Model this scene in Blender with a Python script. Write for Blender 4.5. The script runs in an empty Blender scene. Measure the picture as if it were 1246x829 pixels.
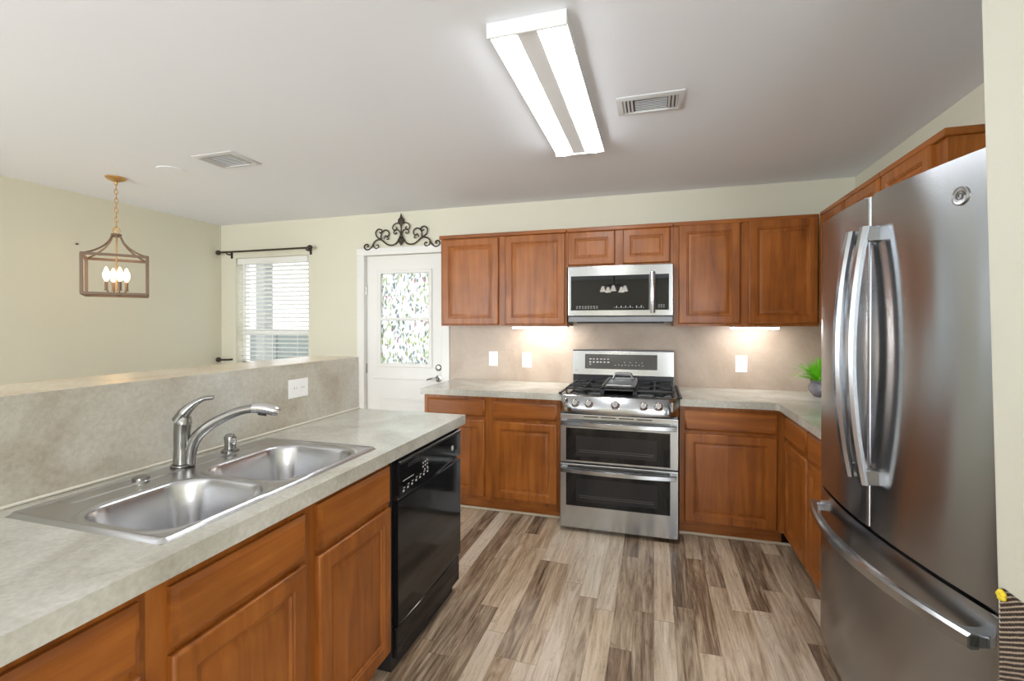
import bpy, bmesh, math, random
from mathutils import Vector, Matrix, noise as mnoise

random.seed(7)
PI = math.pi
SC = bpy.context.scene
COL = SC.collection


def lin(r, g, b):
    f = lambda c: (c / 255 / 12.92) if c / 255 <= 0.04045 else ((c / 255 + 0.055) / 1.055) ** 2.4
    return (f(r), f(g), f(b), 1.0)


# ------------------------------------------------------------------ camera, world, light, exposure
H = 2.4375      # ceiling height
D = 3.90        # back wall
XL, XR = -4.364, 1.353   # left wall, kitchen right wall
YR = -4.2       # rear wall of the living area behind the camera
XE = 2.6        # right wall of the living area

cam = bpy.data.cameras.new('camera')
cam.sensor_width = 36.0
cam.lens = 36 * 576.86 / 1246
cam.shift_y = -0.0131
cam.clip_start = 0.05
camo = bpy.data.objects.new('camera', cam)
COL.objects.link(camo)
camo.location = (0, 0, 1.399)
camo.rotation_euler = (math.radians(90 - 0.327), 0, math.radians(16.72))
SC.camera = camo

world = bpy.data.worlds.new('World')
SC.world = world
world.use_nodes = True
bgn = world.node_tree.nodes['Background']
bgn.inputs[0].default_value = (0.93, 0.97, 1.0, 1)
bgn.inputs[1].default_value = 2.7


def area(name, loc, rot, sx, sy, power, col=(1, 1, 1)):
    l = bpy.data.lights.new(name, 'AREA')
    l.shape = 'RECTANGLE'
    l.size, l.size_y, l.energy, l.color = sx, sy, power, col
    o = bpy.data.objects.new(name, l)
    COL.objects.link(o)
    o.location, o.rotation_euler = loc, rot
    return o


# added fill lamps behind the camera, daylight-tinted and tilted up; their windows are invented
FILL_COL = (0.86, 0.93, 1.0)
area('added_fill_rear_left', (-3.3, YR + 0.08, 1.15), (math.radians(108), 0, 0), 1.7, 2.0, 140, FILL_COL)
area('added_fill_rear_right', (1.55, YR + 0.08, 1.45), (math.radians(108), 0, 0), 1.6, 1.3, 125, FILL_COL)
area('added_fill_left', (XL + 0.08, -2.2, 1.3), (math.radians(104), 0, math.radians(-90)), 2.4, 1.6, 150, FILL_COL)

SC.view_settings.view_transform = 'Standard'
SC.view_settings.look = 'None'
SC.view_settings.gamma = 1
SC.view_settings.use_curve_mapping = False
SC.view_settings.exposure = 0.0
SC.cycles.use_denoising = True
SC.cycles.max_bounces = 10
SC.cycles.diffuse_bounces = 6
SC.cycles.sample_clamp_indirect = 6

# ------------------------------------------------------------------ materials


def nmat(name):
    m = bpy.data.materials.new(name)
    m.use_nodes = True
    nt = m.node_tree
    return m, nt, nt.nodes['Principled BSDF']


def mat(name, col, rough=0.5, metal=0.0, coat=0.0, emit=None, estr=0.0, trans=0.0, alpha=None, spec=None, aniso=0.0):
    m, nt, b = nmat(name)
    b.inputs['Base Color'].default_value = col
    b.inputs['Roughness'].default_value = rough
    b.inputs['Metallic'].default_value = metal
    b.inputs['Coat Weight'].default_value = coat
    b.inputs['Transmission Weight'].default_value = trans
    if spec is not None:
        b.inputs['Specular IOR Level'].default_value = spec
    if emit:
        b.inputs['Emission Color'].default_value = emit
        b.inputs['Emission Strength'].default_value = estr
    if aniso:
        b.inputs['Anisotropic'].default_value = aniso
        t = nt.nodes.new('ShaderNodeTangent')
        t.direction_type = 'RADIAL'
        t.axis = 'Z'
        nt.links.new(t.outputs[0], b.inputs['Tangent'])
        b.inputs['Anisotropic Rotation'].default_value = 0.25
    return m


def N(nt, typ, **kw):
    n = nt.nodes.new(typ)
    for k, v in kw.items():
        setattr(n, k, v)
    return n


def ramp(nt, stops):
    r = nt.nodes.new('ShaderNodeValToRGB')
    e = r.color_ramp.elements
    while len(e) < len(stops):
        e.new(0.5)
    for el, (p, c) in zip(e, stops):
        el.position, el.color = p, c
    return r


def coords(nt, scale, rnd=True):
    tc = N(nt, 'ShaderNodeTexCoord')
    mp = N(nt, 'ShaderNodeMapping')
    mp.inputs['Scale'].default_value = scale
    if rnd:
        oi = N(nt, 'ShaderNodeObjectInfo')
        mu = N(nt, 'ShaderNodeMath', operation='MULTIPLY')
        mu.inputs[1].default_value = 23.0
        nt.links.new(oi.outputs['Random'], mu.inputs[0])
        ad = N(nt, 'ShaderNodeVectorMath', operation='ADD')
        nt.links.new(tc.outputs['Object'], ad.inputs[0])
        nt.links.new(mu.outputs[0], ad.inputs[1])
        nt.links.new(ad.outputs[0], mp.inputs['Vector'])
    else:
        nt.links.new(tc.outputs['Object'], mp.inputs['Vector'])
    return mp.outputs[0]


def noise(nt, vec, scale, detail=5, rough=0.55, dist=0.0):
    n = N(nt, 'ShaderNodeTexNoise')
    n.inputs['Scale'].default_value = scale
    n.inputs['Detail'].default_value = detail
    n.inputs['Roughness'].default_value = rough
    n.inputs['Distortion'].default_value = dist
    nt.links.new(vec, n.inputs['Vector'])
    return n.outputs['Fac']


def mix(nt, a, b, fac, mode='MIX'):
    m = N(nt, 'ShaderNodeMix', data_type='RGBA', blend_type=mode)
    for s, v in ((m.inputs[6], a), (m.inputs[7], b), (m.inputs[0], fac)):
        if hasattr(v, 'is_linked'):
            nt.links.new(v, s)
        else:
            s.default_value = v
    return m.outputs[2]


def bump(nt, b, h, strength, dist):
    bp = N(nt, 'ShaderNodeBump')
    bp.inputs['Strength'].default_value = strength
    bp.inputs['Distance'].default_value = dist
    nt.links.new(h, bp.inputs['Height'])
    nt.links.new(bp.outputs[0], b.inputs['Normal'])


def wood(name, axis):
    m, nt, b = nmat(name)
    sc = [14, 14, 14]
    sc['xyz'.index(axis)] = 1.1
    v = coords(nt, sc)
    g = noise(nt, v, 1.6, 6, 0.6, 0.5)
    r = ramp(nt, [(0.25, lin(114, 60, 16)), (0.5, lin(148, 84, 28)), (0.78, lin(170, 104, 43))])
    nt.links.new(g, r.inputs[0])
    v2 = coords(nt, (1, 1, 1))
    g2 = noise(nt, v2, 5.0, 2, 0.5)
    r2 = ramp(nt, [(0.3, (0.80, 0.78, 0.76, 1)), (0.7, (1.08, 1.08, 1.08, 1))])
    nt.links.new(g2, r2.inputs[0])
    c = mix(nt, r.outputs[0], r2.outputs[0], 1.0, 'MULTIPLY')
    nt.links.new(c, b.inputs['Base Color'])
    b.inputs['Roughness'].default_value = 0.38
    b.inputs['Specular IOR Level'].default_value = 0.4
    b.inputs['Coat Weight'].default_value = 0.12
    b.inputs['Coat Roughness'].default_value = 0.2
    return m


def laminate(name, c1, c2, c3, rough=0.35, sc=3.5, fine=1.0):
    m, nt, b = nmat(name)
    v = coords(nt, (1, 1, 1), False)
    g = noise(nt, v, sc, 8, 0.62, 0.6)
    r = ramp(nt, [(0.3, c1), (0.5, c2), (0.68, c3)])
    nt.links.new(g, r.inputs[0])
    g2 = noise(nt, v, 70, 4, 0.6)
    r2 = ramp(nt, [(0.35, (1 - 0.10 * fine, 1 - 0.11 * fine, 1 - 0.13 * fine, 1)), (0.65, (1 + 0.05 * fine,) * 3 + (1,))])
    nt.links.new(g2, r2.inputs[0])
    c = mix(nt, r.outputs[0], r2.outputs[0], 1.0, 'MULTIPLY')
    nt.links.new(c, b.inputs['Base Color'])
    b.inputs['Roughness'].default_value = rough
    return m


def paint(name, col, rough=0.75, bs=0.12, sc=90):
    m, nt, b = nmat(name)
    v = coords(nt, (1, 1, 1), False)
    b.inputs['Base Color'].default_value = col
    b.inputs['Roughness'].default_value = rough
    bump(nt, b, noise(nt, v, sc, 3, 0.5), bs, 0.004)
    return m


def floor_mat():
    m, nt, b = nmat('floor_planks')
    tc = N(nt, 'ShaderNodeTexCoord')
    sep = N(nt, 'ShaderNodeSeparateXYZ')
    nt.links.new(tc.outputs['Object'], sep.inputs[0])

    def mth(op, a, c=None, d=None):
        n = N(nt, 'ShaderNodeMath', operation=op)
        for s, val in zip(n.inputs, (a, c, d)):
            if val is None:
                continue
            if hasattr(val, 'is_linked'):
                nt.links.new(val, s)
            else:
                s.default_value = val
        return n.outputs[0]

    def white(*a):
        w = N(nt, 'ShaderNodeTexWhiteNoise', noise_dimensions='%dD' % len(a) if len(a) > 1 else '1D')
        if len(a) == 1:
            nt.links.new(a[0], w.inputs['W'])
        else:
            cb = N(nt, 'ShaderNodeCombineXYZ')
            for s, val in zip(cb.inputs, a):
                nt.links.new(val, s)
            w.noise_dimensions = '3D'
            nt.links.new(cb.outputs[0], w.inputs['Vector'])
        return w.outputs['Value']

    px = mth('DIVIDE', sep.outputs[0], 0.092)
    ix = mth('FLOOR', px)
    off = white(ix)
    py = mth('ADD', mth('DIVIDE', sep.outputs[1], 0.85), mth('MULTIPLY', off, 7.3))
    iy = mth('FLOOR', py)
    tone = white(ix, iy)
    seed = mth('MULTIPLY', tone, 37.0)
    # grain, stretched along the plank (world y)
    cb = N(nt, 'ShaderNodeCombineXYZ')
    nt.links.new(mth('MULTIPLY', sep.outputs[0], 15.0), cb.inputs[0])
    nt.links.new(mth('MULTIPLY', sep.outputs[1], 1.3), cb.inputs[1])
    nt.links.new(seed, cb.inputs[2])
    g = noise(nt, cb.outputs[0], 1.4, 7, 0.66, 1.3)
    cb2 = N(nt, 'ShaderNodeCombineXYZ')
    nt.links.new(mth('MULTIPLY', sep.outputs[0], 60.0), cb2.inputs[0])
    nt.links.new(mth('MULTIPLY', sep.outputs[1], 2.5), cb2.inputs[1])
    nt.links.new(seed, cb2.inputs[2])
    g2 = noise(nt, cb2.outputs[0], 1.6, 5, 0.6, 0.4)
    t = mth('ADD', mth('MULTIPLY', tone, 0.52), mth('MULTIPLY', g, 1.05))
    t = mth('ADD', t, mth('MULTIPLY', g2, 0.45))
    t = mth('SUBTRACT', t, 0.49)
    r = ramp(nt, [(0.10, lin(74, 58, 44)), (0.28, lin(122, 102, 83)), (0.44, lin(164, 144, 121)),
                  (0.64, lin(197, 180, 158)), (0.9, lin(219, 207, 190))])
    nt.links.new(t, r.inputs[0])
    # a warmer tint on some boards
    w2 = white(iy, ix)
    c = mix(nt, r.outputs[0], (1.0, 0.90, 0.79, 1), mth('MULTIPLY', mth('GREATER_THAN', w2, 0.6), 0.45), 'MULTIPLY')
    # dark weathering streaks
    cb3 = N(nt, 'ShaderNodeCombineXYZ')
    nt.links.new(mth('MULTIPLY', sep.outputs[0], 9.0), cb3.inputs[0])
    nt.links.new(mth('MULTIPLY', sep.outputs[1], 2.2), cb3.inputs[1])
    nt.links.new(seed, cb3.inputs[2])
    g3 = noise(nt, cb3.outputs[0], 1.8, 6, 0.7, 2.0)
    r3 = ramp(nt, [(0.28, (0.55, 0.48, 0.42, 1)), (0.42, (1, 1, 1, 1))])
    nt.links.new(g3, r3.inputs[0])
    c = mix(nt, c, r3.outputs[0], 0.8, 'MULTIPLY')
    cb4 = N(nt, 'ShaderNodeCombineXYZ')
    nt.links.new(mth('MULTIPLY', sep.outputs[0], 34.0), cb4.inputs[0])
    nt.links.new(mth('MULTIPLY', sep.outputs[1], 7.0), cb4.inputs[1])
    nt.links.new(seed, cb4.inputs[2])
    g4 = noise(nt, cb4.outputs[0], 1.5, 8, 0.75, 3.0)
    r4 = ramp(nt, [(0.33, (0.42, 0.36, 0.31, 1)), (0.41, (1, 1, 1, 1)), (0.62, (1, 1, 1, 1)), (0.72, (1.12, 1.12, 1.12, 1))])
    nt.links.new(g4, r4.inputs[0])
    c = mix(nt, c, r4.outputs[0], 0.9, 'MULTIPLY')
    # seams
    fx = mth('FRACT', px)
    fy = mth('FRACT', py)
    sx = mth('LESS_THAN', mth('MINIMUM', fx, mth('SUBTRACT', 1.0, fx)), 0.014)
    sy = mth('LESS_THAN', mth('MINIMUM', fy, mth('SUBTRACT', 1.0, fy)), 0.0025)
    seam = mth('MAXIMUM', sx, sy)
    c = mix(nt, c, (0.45, 0.4, 0.36, 1), mth('MULTIPLY', seam, 0.55), 'MULTIPLY')
    nt.links.new(c, b.inputs['Base Color'])
    b.inputs['Roughness'].default_value = 0.34
    bump(nt, b, g2, 0.06, 0.002)
    return m


def film_mat():
    """leafy frosted film on the door's glass"""
    m, nt, b = nmat('leaf_film')
    v = coords(nt, (46, 46, 24), False)
    vo = N(nt, 'ShaderNodeTexVoronoi', feature='F1')
    vo.inputs['Scale'].default_value = 1.0
    nn = N(nt, 'ShaderNodeTexNoise')
    nn.inputs['Scale'].default_value = 0.5
    nt.links.new(v, nn.inputs['Vector'])
    ad = N(nt, 'ShaderNodeVectorMath', operation='MULTIPLY_ADD')
    nt.links.new(nn.outputs['Color'], ad.inputs[0])
    ad.inputs[1].default_value = (3, 3, 3)
    nt.links.new(v, ad.inputs[2])
    nt.links.new(ad.outputs[0], vo.inputs['Vector'])
    sep = N(nt, 'ShaderNodeSeparateColor')
    nt.links.new(vo.outputs['Color'], sep.inputs[0])
    W_ = (0.97, 0.98, 0.97, 1)
    rr = ramp(nt, [(0.0, lin(204, 214, 168)), (0.14, W_), (0.26, lin(190, 195, 200)), (0.42, W_), (0.55, lin(212, 216, 200)), (0.70, W_), (0.80, lin(216, 192, 196)), (0.86, lin(178, 186, 178))])
    rr.color_ramp.interpolation = 'CONSTANT'
    nt.links.new(sep.outputs[0], rr.inputs[0])
    rd = ramp(nt, [(0.42, (1, 1, 1, 1)), (0.55, (0, 0, 0, 1))])
    nt.links.new(vo.outputs['Distance'], rd.inputs[0])
    c = mix(nt, W_, rr.outputs[0], rd.outputs[0])
    c = mix(nt, c, (0.82, 0.82, 0.82, 1), 1.0, 'MULTIPLY')
    tr = N(nt, 'ShaderNodeBsdfTranslucent')
    tp = N(nt, 'ShaderNodeBsdfTransparent')
    nt.links.new(c, tr.inputs[0])
    nt.links.new(c, tp.inputs[0])
    ms = N(nt, 'ShaderNodeMixShader')
    ms.inputs[0].default_value = 0.5
    nt.links.new(tr.outputs[0], ms.inputs[1])
    nt.links.new(tp.outputs[0], ms.inputs[2])
    nt.links.new(ms.outputs[0], nt.nodes['Material Output'].inputs[0])
    return m


def steel_mat(name, col, rough, aniso=0.0, streak=0.0):
    m = mat(name, col, rough, 1.0, aniso=aniso)
    if streak:
        nt = m.node_tree
        b = nt.nodes['Principled BSDF']
        v = coords(nt, (2, 2, 260), False)
        g = noise(nt, v, 1.5, 3, 0.6)
        r = ramp(nt, [(0.3, (rough - streak,) * 3 + (1,)), (0.7, (rough + streak,) * 3 + (1,))])
        nt.links.new(g, r.inputs[0])
        nt.links.new(r.outputs[0], b.inputs['Roughness'])
    return m


def weave_mat():
    m, nt, b = nmat('dark_weave')
    tc = N(nt, 'ShaderNodeTexCoord')
    wv = N(nt, 'ShaderNodeTexWave', wave_type='BANDS', bands_direction='DIAGONAL')
    mp = N(nt, 'ShaderNodeMapping')
    mp.inputs['Scale'].default_value = (0, 38, 62)
    nt.links.new(tc.outputs['Object'], mp.inputs['Vector'])
    nt.links.new(mp.outputs[0], wv.inputs['Vector'])
    wv.inputs['Scale'].default_value = 1.0
    wv.inputs['Distortion'].default_value = 0.8
    r = ramp(nt, [(0.25, lin(52, 42, 35)), (0.6, lin(92, 76, 64)), (0.9, lin(172, 156, 138))])
    nt.links.new(wv.outputs['Fac'], r.inputs[0])
    nt.links.new(r.outputs[0], b.inputs['Base Color'])
    b.inputs['Roughness'].default_value = 0.8
    return m


M = {
    'wall': paint('cream_wall_paint', lin(217, 214, 196)),
    'ceiling': paint('ceiling_paint', lin(236, 239, 246), 0.85, 0.08, 60),
    'white': mat('white_paint', lin(232, 231, 228), 0.4),
    'plastic': mat('white_plastic', lin(240, 240, 238), 0.35),
    'slot': mat('dark_slot', lin(60, 58, 55), 0.6),
    'floor': floor_mat(),
    'wood_z': wood('maple_upright_grain', 'z'),
    'wood_x': wood('maple_cross_grain_x', 'x'),
    'wood_y': wood('maple_cross_grain_y', 'y'),
    'counter': laminate('counter_laminate', lin(168, 164, 152), lin(188, 186, 176), lin(203, 202, 194), 0.2),
    'splash': laminate('backsplash_laminate', lin(164, 145, 128), lin(181, 164, 148), lin(194, 179, 164), 0.4, 2.2, 0.3),
    'halfsplash': laminate('half_wall_laminate', lin(158, 144, 126), lin(186, 181, 168), lin(196, 195, 187), 0.4, 2.4),
    'ledge': laminate('bar_ledge_laminate', lin(192, 172, 146), lin(204, 188, 164), lin(212, 200, 178), 0.22, 3),
    'steel': steel_mat('brushed_steel', (0.46, 0.47, 0.485, 1), 0.2, 0.7),
    'fridge_steel': steel_mat('fridge_steel', (0.38, 0.395, 0.42, 1), 0.19, 0.97),
    'sink_steel': mat('sink_steel', (0.56, 0.56, 0.57, 1), 0.27, 1.0),
    'chrome': mat('chrome', (0.72, 0.72, 0.73, 1), 0.12, 1.0),
    'nickel': mat('brushed_nickel', (0.34, 0.335, 0.32, 1), 0.2, 1.0),
    'dark_steel': mat('dark_steel', (0.16, 0.16, 0.165, 1), 0.35, 0.8),
    'black': mat('black_gloss', (0.007, 0.007, 0.008, 1), 0.09, spec=0.35),
    'black_glass': mat('black_glass', (0.006, 0.006, 0.007, 1), 0.015, spec=0.4),
    'black_satin': mat('black_satin', (0.02, 0.02, 0.021, 1), 0.32),
    'grate': mat('cast_iron', (0.022, 0.022, 0.023, 1), 0.5),
    'oven_inside': mat('oven_glass_window', (0.018, 0.018, 0.02, 1), 0.06, spec=0.4),
    'griddle': mat('griddle_metal', (0.26, 0.26, 0.26, 1), 0.35, 0.9),
    'mark': mat('panel_print', lin(190, 190, 190), 0.5),
    'display': mat('display_glass', (0.05, 0.05, 0.052, 1), 0.12, coat=0.3),
    'bronze': mat('dark_bronze', lin(62, 54, 46), 0.45, 0.5),
    'iron': mat('aged_iron', lin(66, 55, 44), 0.55, 0.4),
    'lantern': mat('weathered_bronze_wood', lin(122, 101, 84), 0.55, 0.1),
    'gold': mat('brass', lin(205, 165, 110), 0.3, 0.85),
    'fixture': mat('fixture_enamel', lin(214, 214, 214), 0.4),
    'tube': mat('fluorescent_lens', (1, 1, 1, 1), 0.5, emit=(0.95, 0.98, 1, 1), estr=26),
    'ledbar': mat('led_bar', (1, 1, 1, 1), 0.5, emit=(1, 0.99, 0.97, 1), estr=65),
    'bulb': mat('warm_bulb', (1, 0.9, 0.7, 1), 0.3, emit=(1.0, 0.62, 0.28, 1), estr=16),
    'shade': mat('lit_glass_shade', (1, 0.95, 0.9, 1), 0.4, emit=(1.0, 0.93, 0.82, 1), estr=14),
    'blind': mat('blind_white', lin(238, 238, 234), 0.5),
    'glass': None,
    'film': film_mat(),
    'vent': mat('vent_white', lin(206, 206, 207), 0.5),
    'vent_dark': mat('vent_shadow_gap', lin(92, 92, 94), 0.7),
    'pot': mat('grey_glazed_pot', lin(112, 110, 120), 0.25, coat=0.4),
    'soil': mat('soil', lin(50, 40, 32), 0.9),
    'leaf': mat('grass_leaf', lin(122, 204, 40), 0.5),
    'straw': mat('dry_leaf', lin(216, 204, 160), 0.6),
    'weave': weave_mat(),
    'yellow': mat('yellow_bow', lin(226, 200, 48), 0.6),
    'ground': mat('patio_ground', lin(186, 188, 182), 0.9),
    'post': mat('patio_post', lin(150, 152, 150), 0.8),
}
gm, gnt, gb = nmat('window_glass')
gt = N(gnt, 'ShaderNodeBsdfTransparent')
gg = N(gnt, 'ShaderNodeBsdfGlossy')
gg.inputs['Roughness'].default_value = 0.02
gx = N(gnt, 'ShaderNodeMixShader')
gx.inputs[0].default_value = 0.06
gnt.links.new(gt.outputs[0], gx.inputs[1])
gnt.links.new(gg.outputs[0], gx.inputs[2])
gnt.links.new(gx.outputs[0], gnt.nodes['Material Output'].inputs[0])
M['glass'] = gm

# ------------------------------------------------------------------ builders


def origin(o):
    v = Vector((0, 0, 0))
    while o is not None:
        if o.get('_local'):
            return v
        v += o.location
        o = o.parent
    return v


def obj(name, bm, m, parent=None, smooth=40, loc=None):
    """One mesh object. Geometry is given in world coordinates (or in the parent's own frame when that is turned)."""
    bmesh.ops.recalc_face_normals(bm, faces=bm.faces[:])
    off = origin(parent) if parent else (Vector(loc) if loc else Vector((0, 0, 0)))
    if off.length:
        bmesh.ops.translate(bm, verts=bm.verts[:], vec=-off)
    if smooth:
        a = math.radians(smooth)
        for f in bm.faces:
            f.smooth = True
        for e in bm.edges:
            if len(e.link_faces) == 2 and e.calc_face_angle(0) > a:
                e.smooth = False
    me = bpy.data.meshes.new(name)
    bm.to_mesh(me)
    bm.free()
    me.materials.append(M[m] if isinstance(m, str) else m)
    o = bpy.data.objects.new(name, me)
    COL.objects.link(o)
    if smooth:
        wn = o.modifiers.new('weighted_normal', 'WEIGHTED_NORMAL')
        wn.keep_sharp = True
        wn.weight = 100
    if parent:
        o.parent = parent
    elif loc:
        o.location = loc
    return o


def thing(name, label, cat, loc=(0, 0, 0), rot=(0, 0, 0), group=None, local=False):
    o = bpy.data.objects.new(name, None)
    o.empty_display_size = 0.1
    COL.objects.link(o)
    o.location, o.rotation_euler = loc, rot
    o['label'], o['category'] = label, cat
    if group:
        o['group'] = group
    if local:
        o['_local'] = True
    return o


def tag(o, label, cat, group=None):
    o['label'], o['category'] = label, cat
    if group:
        o['group'] = group
    return o


def struct(name, bm, m, parent=None, smooth=30):
    o = obj(name, bm, m, parent, smooth)
    if not parent:
        o['kind'] = 'structure'
    return o


def dup(root, loc, rotz, label=None):
    r = root.copy()
    COL.objects.link(r)
    r.location = loc
    r.rotation_euler = (0, 0, rotz)
    if label:
        r['label'] = label
    for ch in list(root.children):
        c = ch.copy()
        COL.objects.link(c)
        c.parent = r
        for g in list(ch.children):
            d = g.copy()
            COL.objects.link(d)
            d.parent = c
    return r


def B():
    return bmesh.new()


def box(bm, lo, hi, bev=0.0, seg=1, mtx=None):
    r = bmesh.ops.create_cube(bm, size=1)
    vs = r['verts']
    lo, hi = Vector(lo), Vector(hi)
    for v in vs:
        v.co = Vector([(lo[i] + hi[i]) / 2 + v.co[i] * (hi[i] - lo[i]) for i in range(3)])
    if bev:
        es = list({e for v in vs for e in v.link_edges})
        r = bmesh.ops.bevel(bm, geom=es, offset=bev, segments=seg, affect='EDGES', profile=0.5)
        vs = list({v for f in r['faces'] for v in f.verts} | {v for v in vs if v.is_valid})
    if mtx is not None:
        for v in vs:
            v.co = mtx @ v.co
    return bm


def bx(lo, hi, bev=0.0, seg=1):
    return box(B(), lo, hi, bev, seg)


class Frame:
    """a face plane: origin o, axis u to the viewer's right, z up, n towards the viewer"""

    def __init__(self, o, u, n):
        self.o, self.u, self.n = Vector(o), Vector(u), Vector(n)

    def p(self, u, z, n=0.0):
        return self.o + self.u * u + Vector((0, 0, z)) + self.n * n


def rings(bm, fr, u0, u1, z0, z1, rg, cap_back=True):
    """nested mitred rectangles: (inset, height) from the outer back edge to the middle"""
    prev = None
    for ins, h in rg:
        q = [bm.verts.new(fr.p(u, z, h)) for u, z in
             ((u0 + ins, z0 + ins), (u1 - ins, z0 + ins), (u1 - ins, z1 - ins), (u0 + ins, z1 - ins))]
        if prev is None:
            if cap_back:
                bm.faces.new(q[::-1])
        else:
            for i in range(4):
                bm.faces.new((prev[i], prev[(i + 1) % 4], q[(i + 1) % 4], q[i]))
        prev = q
    bm.faces.new(prev)
    return bm


def fbox(bm, fr, u0, u1, z0, z1, n0, n1, bev=0.0):
    a, c = fr.p(u0, z0, n0), fr.p(u1, z1, n1)
    lo = [min(a[i], c[i]) for i in range(3)]
    hi = [max(a[i], c[i]) for i in range(3)]
    return box(bm, lo, hi, bev)


def catmull(pts, n=8, closed=False):
    P = [Vector(p) for p in pts]
    out = []
    L = len(P)
    for i in range(L if closed else L - 1):
        if closed:
            a, b, c, d = P[(i - 1) % L], P[i], P[(i + 1) % L], P[(i + 2) % L]
        else:
            b, c = P[i], P[i + 1]
            a = P[i - 1] if i > 0 else b * 2 - c
            d = P[i + 2] if i + 2 < L else c * 2 - b
        for k in range(n):
            t = k / n
            out.append(0.5 * ((2 * b) + (c - a) * t + (2 * a - 5 * b + 4 * c - d) * t * t + (3 * b - a - 3 * c + d) * t ** 3))
    if not closed:
        out.append(P[-1])
    return out


def lerp_list(vals, n):
    out = []
    for i in range(n):
        t = i / max(1, n - 1) * (len(vals) - 1)
        k = min(int(t), len(vals) - 2) if len(vals) > 1 else 0
        out.append(vals[0] if len(vals) == 1 else vals[k] + (vals[k + 1] - vals[k]) * (t - k))
    return out


def tube(bm, pts, radii, seg=12, closed=False, up=(0, 0, 1), flat=1.0):
    pts = [Vector(p) for p in pts]
    if not isinstance(radii, (list, tuple)):
        radii = [radii]
    rad = lerp_list(list(radii), len(pts))
    n = len(pts)
    rows = []
    up = Vector(up)
    prevx = None
    for i, p in enumerate(pts):
        if closed:
            t = (pts[(i + 1) % n] - pts[i - 1])
        else:
            t = pts[min(i + 1, n - 1)] - pts[max(i - 1, 0)]
        t.normalize()
        if prevx is None:
            x = t.cross(up)
            if x.length < 1e-4:
                x = t.cross(Vector((1, 0.1, 0)))
        else:
            x = prevx - t * prevx.dot(t)
        x.normalize()
        prevx = x
        y = t.cross(x)
        rows.append([bm.verts.new(p + (x * math.cos(2 * PI * k / seg) + y * math.sin(2 * PI * k / seg) * flat) * rad[i]) for k in range(seg)])
    for i in range(n if closed else n - 1):
        a, b = rows[i], rows[(i + 1) % n]
        for k in range(seg):
            bm.faces.new((a[k], a[(k + 1) % seg], b[(k + 1) % seg], b[k]))
    if not closed:
        bm.faces.new(rows[0][::-1])
        bm.faces.new(rows[-1])
    return bm


def sweep(bm, pts, section, side):
    """sweep a closed 2D section (s, z) along pts; s runs along side, z is world up"""
    side = [Vector(s) for s in side]
    rows = [[bm.verts.new(Vector(p) + sd * s + Vector((0, 0, z))) for s, z in section] for p, sd in zip(pts, side)]
    k = len(section)
    for a, b in zip(rows, rows[1:]):
        for i in range(k):
            bm.faces.new((a[i], a[(i + 1) % k], b[(i + 1) % k], b[i]))
    bm.faces.new(rows[0][::-1])
    bm.faces.new(rows[-1])
    return bm


def lathe(bm, prof, c=(0, 0, 0), seg=24, mtx=None):
    c = Vector(c)
    rows = []
    for r, z in prof:
        row = []
        for k in range(seg):
            v = Vector((r * math.cos(2 * PI * k / seg), r * math.sin(2 * PI * k / seg), z))
            if mtx is not None:
                v = mtx @ v
            row.append(bm.verts.new(c + v))
        rows.append(row)
    for a, b in zip(rows, rows[1:]):
        for k in range(seg):
            bm.faces.new((a[k], a[(k + 1) % seg], b[(k + 1) % seg], b[k]))
    bm.faces.new(rows[0][::-1])
    bm.faces.new(rows[-1])
    return bm


def prism(bm, poly, z0, z1, bev=0.0):
    lo = [bm.verts.new((x, y, z0)) for x, y in poly]
    hi = [bm.verts.new((x, y, z1)) for x, y in poly]
    n = len(poly)
    bm.faces.new(lo[::-1])
    top = bm.faces.new(hi)
    for i in range(n):
        bm.faces.new((lo[i], lo[(i + 1) % n], hi[(i + 1) % n], hi[i]))
    if bev:
        bmesh.ops.bevel(bm, geom=list(top.edges), offset=bev, segments=2, affect='EDGES')
    return bm


def extrude_profile(bm, prof, axis, a0, a1):
    """closed 2D profile in the other two axes, extruded along axis from a0 to a1"""
    def mk(p, a):
        if axis == 'x':
            return (a, p[0], p[1])
        if axis == 'y':
            return (p[0], a, p[1])
        return (p[0], p[1], a)
    A = [bm.verts.new(mk(p, a0)) for p in prof]
    C = [bm.verts.new(mk(p, a1)) for p in prof]
    n = len(prof)
    bm.faces.new(A[::-1])
    bm.faces.new(C)
    for i in range(n):
        bm.faces.new((A[i], A[(i + 1) % n], C[(i + 1) % n], C[i]))
    return bm


ROT_Y2Z = Matrix.Rotation(math.radians(90), 3, 'X')     # lathe axis z -> -y (towards the viewer from the back wall)
ROT_X = Matrix.Rotation(math.radians(90), 3, 'Y')       # lathe axis z -> +x


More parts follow.
